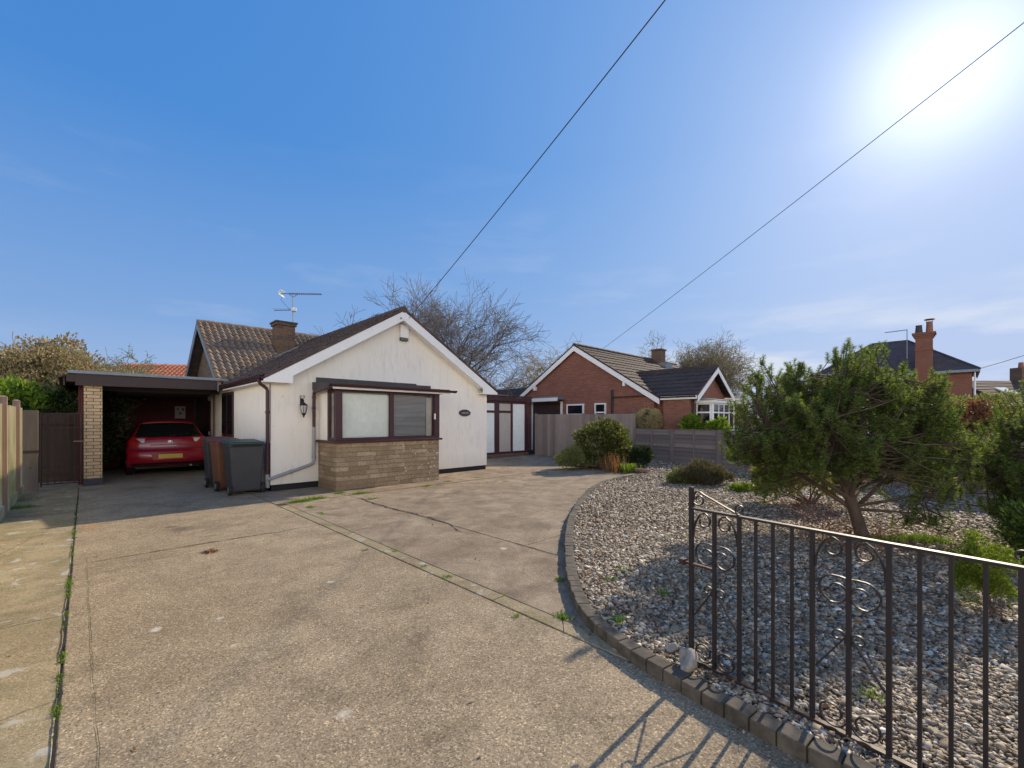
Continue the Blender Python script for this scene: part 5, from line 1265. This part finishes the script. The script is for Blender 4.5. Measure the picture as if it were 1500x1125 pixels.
# ================================================================ PINES
def pine(name, label, base, trunk, c, rad, ntips, seed, nneedle=135, limbs=16, tr=.075, bottom=-.75, cut=None, low=()):
    rg = np.random.default_rng(seed); rr = random.Random(seed)
    r = root(name, label, 'pine tree', (base[0], base[1], 0))
    tp = [Vector(t) for t in trunk]; m = MB(); n = len(tp)
    tp2 = [Vector(p) for p in smooth(resample3(tp, .12), 2)]
    m.tube(tp2, [tr*(1-.62*k/(len(tp2)-1))*(1.25 if k == 0 else 1) for k in range(len(tp2))], 10)
    m.build('trunk', M['bark_dark'], r, smooth=True, fix=False)
    C = np.array(c); RD = np.array(rad); lim = MB(); nodes = []
    top = tp2[-1]
    for k in range(limbs):
        f = .30 + .70*((k+.5)/limbs); s_ = tp2[int(f*(len(tp2)-1))]; an = k*2.39996 + rr.uniform(-.3, .3); el = -.25 + 1.35*((k+.5)/limbs)**1.1
        d = Vector((cos(an)*cos(el), sin(an)*cos(el), sin(el))); e_ = Vector(C) + Vector((d.x*RD[0], d.y*RD[1], d.z*RD[2]))*.80
        mid = s_.lerp(e_, .5) + Vector((rr.uniform(-.1,.1), rr.uniform(-.1,.1), -.06)); pts = smooth([s_, s_.lerp(mid, .5)+Vector((0,0,.02)), mid, mid.lerp(e_, .5), e_], 1)
        pts = smooth(resample3(pts, .11), 2)
        lim.tube(pts, [.030*(1-.7*i/(len(pts)-1)) for i in range(len(pts))], 6, caps=False); nodes += [(p, i/(len(pts)-1)) for i, p in enumerate(pts) if i > len(pts)*.3]
    for q in low:
        pts = smooth(resample3([Vector(p) for p in q], .1), 2); lim.tube(pts, [.022*(1-.7*i/(len(pts)-1)) for i in range(len(pts))], 6, caps=False); nodes += [(p, 1) for i, p in enumerate(pts) if i > len(pts)*.55]
    lim.build('limb', M['bark_dark'], r, smooth=True, fix=False)
    ND = np.array([tuple(p) for p, _ in nodes])
    T = []; DR = []
    ph = rg.uniform(0, 6.28, 6)
    while len(T) < ntips:
        d = unit(rg.normal(size=(1, 3)))[0]
        if d[2] < bottom: continue
        f = 1 + .13*sin(d[0]*5+ph[0])*cos(d[1]*5+ph[1]) + .10*sin(d[2]*6+d[0]*7+ph[2]) + .07*sin(d[0]*13+d[2]*11+ph[3])
        p = C + RD*d*(rg.uniform(.28, 1)**.45)*f
        if p[2] < .10: continue
        if cut and cut(p): continue
        # ragged layered gaps
        if sin(p[0]*4.1+ph[3])*sin(p[2]*5.3+ph[4])*sin(p[1]*4.7+ph[5]) > .40: continue
        for _ in range(6):
            o_ = rg.normal(0, 1, 3)*np.array([.080, .080, .06]); T.append(p + o_); DR.append(unit(d*.3 + o_*6))
    for q in low:
        e_ = np.array(q[-1])
        for _ in range(16): T.append(e_ + rg.normal(0, .10, 3)*np.array([1.3,1.3,.5])); DR.append(unit(rg.normal(size=3) + np.array([0,0,.6])))
    T = np.array(T); DR = np.array(DR); tw = MB(); SH = []
    for p, d in zip(T, DR):
        dist = np.linalg.norm(ND - p, axis=1) + .5*np.maximum(0, ND[:, 2]-p[2]); near = np.argsort(dist)[:7]; j = int(near[rg.integers(0, len(near))]); a_ = Vector(ND[j]); b_ = Vector(p)
        up_ = Vector(d)*.55 + Vector((0, 0, 1.0)) + Vector((rr.gauss(0,.22), rr.gauss(0,.22), 0)); up_.normalize()
        Ls = rr.uniform(.08, .14); base_ = b_ - up_*Ls; mid = a_.lerp(base_, .55) + Vector((0, 0, -.03))
        tw.tube([a_, mid, base_, b_], [.006, .006, .005, .003], 3, caps=False); SH.append((base_, up_, Ls))
    tw.build('twigs', M['bark_dark'], r, smooth=True, fix=False)
    B_ = np.array([tuple(s[0]) for s in SH]); U_ = np.array([tuple(s[1]) for s in SH]); LS = np.array([s[2] for s in SH]); ns = len(SH)
    idx = np.repeat(np.arange(ns), nneedle); t_ = rg.uniform(-.35, 1, len(idx)); rad_ = unit(np.cross(U_[idx], rg.normal(size=(len(idx), 3))))
    P = B_[idx] + U_[idx]*(t_*LS[idx])[:, None]; el = np.clip(1.40 - .75*np.clip(t_, 0, 1)**3, .4, 1.40) + rg.normal(0, .15, len(idx))
    D = U_[idx]*np.cos(el)[:, None] + rad_*np.sin(el)[:, None]; Ln = rg.uniform(.032, .050, len(idx))
    q = unit(np.cross(D, rg.normal(size=D.shape))); wd = .0030
    V = np.stack([P - q*wd*.6, P + q*wd*.6, P + D*Ln[:, None]*.7 + q*wd*.5, P + D*Ln[:, None], P + D*Ln[:, None]*.7 - q*wd*.5], 1).reshape(-1, 3)
    # colour per shoot: join needles of a shoot through one island by sharing nothing -> random per needle, plus shoot tint
    Fc = np.arange(len(idx)*5).reshape(-1, 5)
    o = np_obj('needles', V, Fc, M['needle'], r)
    return r
def resample3(pts, step):
    out_ = [Vector(pts[0])]
    for a_, b_ in zip(pts[:-1], pts[1:]):
        a_, b_ = Vector(a_), Vector(b_); n = max(1, int((b_-a_).length/step))
        out_ += [a_.lerp(b_, (k+1)/n) for k in range(n)]
    return out_
pb = G(1265, 786, .06)
pine('pine_tree', 'spreading dwarf pine with a leaning bare lower trunk in the gravel bed', pb,
     [(0,0,0),(-.05,.02,.25),(-.12,.05,.50),(-.20,.07,.78),(-.24,.08,1.05),(-.22,.10,1.45)], (-.15, .15, 1.35), (1.28, 1.0, .93), 2200, 5, limbs=22,
     cut=lambda p: (p[2] < .62 and p[0] > .0) or (p[2] < .42 and p[0] > -.5) or (p[2] < .95 and abs(p[0]+.15) < .20 and p[1] < .1),
     low=[[(-.10,.04,.42),(.2,-.1,.50),(.55,-.15,.60),(.8,-.2,.62)], [(-.10,.04,.38),(.25,-.2,.40),(.5,-.25,.38)], [(-.1,.03,.5),(.2,.3,.62),(.7,.4,.72),(1.1,.4,.75)]])
pine('pine_tree', 'second bushy dwarf pine at the far end of the iron gate', (6.15, 4.75), [(0,0,0),(-.03,0,.3),(.0,.05,.7),(.05,.05,1.1)], (.0, .0, 1.02), (.95, .82, .86), 1250, 9, limbs=14, bottom=-.85, tr=.06)

# ================================================================ GARDEN PLANTS
x, y = G(1462, 902, .06)
bush('dwarf_conifer', 'small lime green dwarf conifer behind the iron gate', (x, y, .05), (0, .12, .27), (.155, .16, .25), 'conifer_lime', 110, 90, .05, .020, .006, 21, 'conifer', lump=.28, shell=.4, up=.9)
bush('ground_conifer', 'low dark green conifer under the second pine', (5.35, 4.15, .05), (0, 0, .28), (.55, .4, .40), 'needle', 200, 80, .10, .045, .008, 22, 'conifer', lump=.25, up=.6)
x, y = G(1032, 711, .06)
bush('heather', 'low straggly brown heather clump on the gravel by the low fence', (x, y, .05), (.10, .3, .12), (.50, .36, .28), 'heather', 220, 70, .10, .07, .008, 23, bottom=-.1, up=1.4, lump=.35)
bush('heather', 'shorter spreading tail of heather left of the clump by the low fence', (x-.36, y+.35, .05), (.05, .0, .06), (.36, .25, .16), 'leaf_olive', 160, 60, .08, .06, .008, 24, bottom=-.1, up=1.2, lump=.3)
x, y = G(1090, 720, .06)
bush('moss_cushion', 'bright yellow green cushion plant beside the heather', (x, y, .05), (0, .1, .03), (.26, .20, .10), 'leaf_bright', 60, 60, .05, .03, .007, 25, bottom=.0, stems=0)
x, y = G(890, 689)
bush('rounded_shrub', 'large rounded evergreen shrub with yellow tips in front of the tall fence', (x, y+.35, 0), (.0, .25, .70), (.82, .55, .72), 'leaf_green', 260, 60, .15, .085, .022, 26, bottom=-.75, lump=.12, extra=('leaf_hay', .07, .9, 'yellow_tips'))
x, y = G(843, 689)
bush('low_shrub', 'low green shrub to the drive side of the rounded evergreen', (x, y+.2, 0), (-.05, .1, .26), (.42, .38, .36), 'leaf_olive', 130, 50, .10, .06, .016, 27, bottom=-.3)
x, y = G(945, 690)
bush('low_shrub', 'small dark shrub between the rounded evergreen and the low fence', (x, y+.5, 0), (0, 0, .30), (.34, .34, .36), 'leaf_dark', 100, 50, .09, .06, .016, 28, bottom=-.4)
def blades(name, label, base, n, h, spreadr, mat, seed, width=.012, cat='plant', lean=.6):
    rg = np.random.default_rng(seed); r = root(name, label, cat, base); a = rg.uniform(0, 2*pi, n); V = []; Fc = []
    b0 = np.stack([rg.normal(0, spreadr*.3, n), rg.normal(0, spreadr*.3, n), np.zeros(n)], 1); hh = h*rg.uniform(.5, 1.1, n); out_ = spreadr*rg.uniform(.1, 1, n)*lean
    dr = np.stack([np.cos(a), np.sin(a), np.zeros(n)], 1); sd = np.stack([-np.sin(a), np.cos(a), np.zeros(n)], 1)
    p1 = b0 + dr*(out_*.5)[:, None] + np.array([0,0,1])*(hh*.6)[:, None]; p2 = b0 + dr*out_[:, None]*1.1 + np.array([0,0,1])*(hh*.95)[:, None]
    V = np.stack([b0-sd*width*.5, b0+sd*width*.5, p1+sd*width*.5, p1-sd*width*.5, p2], 1).reshape(-1, 3); i = np.arange(n)[:, None]*5
    me_f = np.concatenate([i+np.array([[0,1,2,3]])]); o = np_obj('blades', V, np.concatenate([me_f, np.concatenate([i+3, i+2, i+4, i+4], 1)]), M[mat], r); return r
x, y = G(897, 691); blades('tall_grass_plant', 'rusty orange stemmed plant in front of the rounded shrub', (x, y-.05, 0), 170, .85, .62, 'leaf_rust', 31, .009, lean=1.0)
x, y = G(919, 692); blades('spiky_plant', 'bright green spiky plant at the foot of the rounded shrub', (x, y, 0), 150, .42, .40, 'leaf_bright', 32, .022, lean=.9)
# neighbour's planting over the low fence
bush('clipped_shrub', 'pale straw coloured round shrub just over the low fence corner', (5.35, 17.1, 0), (0, 0, 1.42), (.52, .5, .50), 'leaf_hay', 260, 80, .09, .05, .012, 33, bottom=-.9, lump=.05, shell=.75)
bush('leafy_shrub', 'bright green leafy shrub over the low fence near the white bay window', (6.55, 15.55, 0), (-.15, 0, 1.15), (.30, .3, .45), 'leaf_bright', 60, 30, .12, .12, .04, 34, bottom=-.6)
bush('leafy_shrub', 'second smaller green shrub over the low fence right below the white bay window', (7.05, 14.95, 0), (0, 0, 1.10), (.36, .3, .28), 'leaf_bright', 50, 30, .11, .12, .04, 35, bottom=-.6)
bare_tree('bare_shrub', 'leafless twiggy shrub between the straw shrub and the white bay', (6.05, 16.3, 0), 1.9, 3, ('twig_red','twig_pale'), .022, 3, 3, .5, trunks=5, L0=.5)
bush('yellow_shrub', 'yellow flowering low shrub behind the pine trunk', (4.95, 7.3, .05), (-.15, 0, .42), (.75, .4, .36), 'needle_yellow', 120, 40, .10, .06, .016, 36, extra=('leaf_olive', .6, 1.1, 'green_leaves'))
bush('red_hedge', 'russet red leaved hedge along the fence right of the pine', (9.3, 8.9, 0), (0, 0, .95), (1.4, .7, .85), 'leaf_red', 420, 60, .16, .06, .02, 37, cat='hedge', lump=.12)
bush('red_hedge', 'darker purple twigged hedge further right behind the second pine', (10.4, 7.3, 0), (0, 0, .95), (1.5, .9, .80), 'leaf_rust', 380, 60, .16, .06, .02, 38, cat='hedge', lump=.12)
bush('distant_shrub', 'pale green shrub in front of the roof with the skylight', (20.2, 18.6, 0), (0, 0, 1.3), (1.3, 1, 1.2), 'leaf_olive', 160, 50, .22, .14, .035, 39)
bare_tree('bare_shrub', 'small reddish leafless shrub in front of the pine trunk', G(1195, 792, .06) + (.05,), .55, 12, ('twig_red','twig_red'), .008, 3, 3, .6, trunks=6, L0=.6)
bare_tree('bare_shrub', 'low bare red twigs close behind the iron gate top rail', G(1262, 812, .06) + (.05,), .42, 14, ('twig_red','twig_red'), .007, 3, 3, .6, trunks=5, L0=.6)

MINR = .009
# ================================================================ LEFT HEDGES AND TREES
bush('laurel_bush', 'glossy bright green laurel just over the pale board fence', (-12.3, 10.9, 0), (0, 0, 1.35), (1.0, .8, 1.0), 'leaf_bright', 260, 40, .2, .13, .035, 41, bottom=-.8)
bush('ivy_bush', 'dark ivy mass between the pale fence and the brick pillar', (-11.3, 11.2, 0), (0, 0, 1.2), (.95, .8, 1.0), 'leaf_dark', 280, 50, .18, .08, .03, 42, bottom=-.9)
bush('tall_hedge', 'tall brown and green tangled hedge rising beyond the pale fence', (-13.6, 12.8, 0), (0, 0, 1.7), (2.1, 1.3, 1.95), 'leaf_brown', 620, 60, .30, .09, .026, 43, cat='hedge', lump=.14, extra=('leaf_pink', .6, 1.0, 'pink_buds'))
bush('blossom_hedge', 'pinkish brown budding hedge behind the brick pillar', (-15.2, 16.0, 0), (0, 0, 1.8), (3.0, 1.6, 1.75), 'leaf_pink', 520, 55, .26, .08, .022, 44, cat='hedge', lump=.16, extra=('leaf_olive', .6, 1.0, 'green_leaves'))
bare_tree('bare_tree', 'dark leafless tree poking above the tall brown hedge', (-15.6, 14.0, 0), 4.7, 5, ('bark_grey','twig_pale'), .06, 4, 3, .6, trunks=4, L0=.38, leaf='leaf_pink', nleaf=3000, leafL=.045)
bare_tree('flat_topped_tree', 'small spreading tree with sparse leaves in front of the orange roof', (-18.6, 20.0, 0), 5.6, 8, ('bark_grey','bark_grey'), .13, 4, 3, .8, trunks=2, L0=.40, leaf='leaf_olive', nleaf=12000, leafL=.07)
# ================================================================ BACK TREES
bare_tree('bare_tree', 'tall leafless tree rising directly behind the white gable', (-3.7, 25.5, 0), 9.9, 21, ('bark_dark','bark_grey'), .17, 4, 3, .52, lean=(.05,0), trunks=3, L0=.44, shrink=.66)
bare_tree('bare_tree', 'smaller leafless tree nearer the white gable apex', (-4.9, 24.5, 0), 9.2, 23, ('bark_dark','bark_grey'), .12, 4, 3, .50, lean=(-.15,0), trunks=2, L0=.46, shrink=.62)
bare_tree('willow_tree', 'twisted willow with drooping yellowish twigs behind the maroon porch', (.9, 27.5, 0), 7.4, 31, ('twig_pale','twig_pale'), .15, 4, 3, .80, trunks=3, L0=.42, leaf='leaf_hay', nleaf=14000, droop=.05, wob=.42, shrink=.70, leafL=.07)
bare_tree('willow_tree', 'smaller pale willow nearest the red brick gable', (3.2, 29.5, 0), 6.6, 33, ('twig_pale','twig_pale'), .12, 4, 3, .75, trunks=2, L0=.42, leaf='leaf_hay', nleaf=9000, droop=.05, wob=.4, leafL=.07)
bare_tree('budding_tree', 'pale green budding tree above the dark wing roof', (14.3, 36.0, 0), 9.4, 37, ('twig_pale','twig_pale'), .2, 5, 3, .7, trunks=3, L0=.38, leaf='leaf_olive', nleaf=16000, leafL=.09)

# ================================================================ SMALL GROWTH AND LITTER
def turf(name, label, spots, mat='grass', seed=5):
    rg = np.random.default_rng(seed); P = []; H = []
    for (x, y, rx, ry, n, h, a) in spots:
        ca, sa = cos(a), sin(a); u = rg.normal(0, .5, n)*rx; v = rg.normal(0, .5, n)*ry; P.append(np.stack([x+u*ca-v*sa, y+u*sa+v*ca, np.full(n, -.01)], 1)); H.append(h*rg.uniform(.4, 1.2, n))
    P = np.concatenate(P); H = np.concatenate(H); D = rg.normal(0, .45, P.shape) + np.array([0, 0, 1.0]); V, Fc = leaf_quads(rg, P, D, H, np.full(len(H), .0035))
    return tag(np_obj(name, V, Fc, M[mat]), label, 'grass', kind='stuff')
sp = []
a_b = YAW + pi/2
for (px, py, rx, ry, n, h) in ((440,735,.22,.08,520,.07),(462,731,.20,.07,420,.07),(497,723,.13,.05,260,.06),(528,723,.20,.05,360,.06),(545,731,.12,.04,160,.04),(625,712,.16,.04,160,.05),(655,706,.12,.04,120,.05),(700,700,.2,.03,120,.04),(470,752,.05,.12,120,.03),(455,743,.05,.10,140,.04),
    (535,806,.05,.03,60,.03),(578,808,.04,.03,50,.03),(622,830,.04,.02,40,.03),(655,846,.04,.03,60,.035),(757,903,.04,.03,60,.03),(824,905,.03,.06,120,.05),(820,850,.03,.05,100,.04),(310,785,.1,.03,60,.02),
    (20,745,.3,.15,500,.06),(12,735,.3,.2,400,.06),(835,690,.3,.04,120,.04),(790,692,.25,.05,140,.03)):
    x, y = G(px, py); sp.append((x, y, rx, ry, n, h, YAW))
rs = random.Random(19)
for k in range(46):
    v_ = -9.0 + 10.5*rs.random(); x, y = HW(-2.806, v_); sp.append((x, y, rs.uniform(.012,.022), rs.uniform(.03,.16), rs.randint(20, 130), rs.uniform(.012,.032), YAW))
for k in range(26):
    v_ = -9.0 + 7.2*rs.random(); x, y = HW(rs.choice((-.364,-.218)), v_); sp.append((x, y, .012, rs.uniform(.03,.10), rs.randint(10, 60), rs.uniform(.010,.022), YAW))
turf('grass', 'small bright grass tufts growing in the drive joints and against the bay', sp)
sp = []
for (px, py, rx, ry, n, h) in ((1300,792,.16,.10,700,.05),(1345,790,.25,.10,900,.05),(1375,795,.18,.10,500,.05),(1275,1020,.05,.03,60,.03),(970,870,.04,.04,60,.04),(912,835,.05,.05,60,.03),(895,850,.05,.05,50,.03),(905,910,.04,.04,50,.04),(1090,714,.3,.1,300,.05)):
    x, y = G(px, py, .06); sp.append((x, y, rx, ry, n, h+.06, 0))
tg = turf('weeds', 'patches of green weeds and moss in the gravel', sp, 'grass', 8); tg.location = (0, 0, .03)
rg = np.random.default_rng(77)
n = 4200; P = np.stack([rg.uniform(.6, 8.5, n), rg.uniform(1.5, 9, n)], 1); P = P[inside(P)]; n = len(P); P3 = np.concatenate([P, np.full((n, 1), BEDZ+.024)], 1)
# denser leaves round the pine foot
k = 1100; Q = np.stack([pb[0]+rg.normal(0, .55, k), pb[1]+rg.normal(-.2, .4, k), np.full(k, BEDZ+.028)], 1); P3 = np.concatenate([P3, Q])
k = 90; u = rg.uniform(-3.3, 4, k); v = rg.uniform(-8.5, -1.0, k); Q = np.array([HW(a_, b_) + (.006,) for a_, b_ in zip(u, v)]); Q = Q[~inside(Q[:, :2])]; P3 = np.concatenate([P3, Q])
# small drift of leaves along the kerb
kq = np.array([(p.x, p.y) for p in kr]); ii = rg.integers(4, len(kq)-8, 110); Q = np.concatenate([kq[ii] + rg.normal(0, .02, (110, 2)) - np.array([.05, 0]), np.full((110, 1), .008)], 1); P3 = np.concatenate([P3, Q])
Dv = rg.normal(size=P3.shape)*np.array([1, 1, .22]); V, Fc = leaf_quads(rg, P3, Dv, rg.uniform(.016, .046, len(P3)), rg.uniform(.004, .013, len(P3)))
tag(np_obj('leaf_litter', V, Fc, M['litter']), 'dry fallen leaves scattered over the gravel and drive', 'leaves', kind='stuff')
# clump of dead leaves on the drive
x, y = G(308, 809); n = 120; P = np.stack([rg.normal(0, .035, n), rg.normal(0, .02, n), rg.uniform(0, .02, n)], 1); V, Fc = leaf_quads(rg, P, rg.normal(size=(n, 3))*np.array([1, 1, .4]), rg.uniform(.02, .05, n), rg.uniform(.004, .01, n))
o = np_obj('dead_leaf_clump', V, Fc, M['dead_leaf']); o.location = (x, y, .004); tag(o, 'dark clump of dead leaves lying on the drive', 'leaves')
# far field hedge line so the horizon is closed
def far_mass(name, label, pts, h, mat, seed, n=9000, L_=.5):
    rg = np.random.default_rng(seed); P = []
    for (x0, y0), (x1, y1) in zip(pts[:-1], pts[1:]):
        k = n//(len(pts)-1); t_ = rg.uniform(0, 1, k); hh = h*(.75+.25*np.sin(t_*23+x0)); P.append(np.stack([x0+(x1-x0)*t_+rg.normal(0, .5, k), y0+(y1-y0)*t_+rg.normal(0, .8, k), rg.uniform(0, 1, k)**.8*hh], 1))
    P = np.concatenate(P); V, Fc = leaf_quads(rg, P, rg.normal(size=P.shape)+np.array([0, 0, .4]), L_*rg.uniform(.5, 1.2, len(P)), L_*.3*rg.uniform(.6, 1.2, len(P))); return tag(np_obj(name, V, Fc, M[mat]), label, 'hedgerow', kind='stuff')
far_mass('distant_hedgerow', 'continuous low green hedgerow closing the gardens behind the houses', [(-75, 30), (-40, 44), (0, 50), (30, 55), (80, 40), (90, 10)], 2.6, 'leaf_brown', 61, 26000, .55)
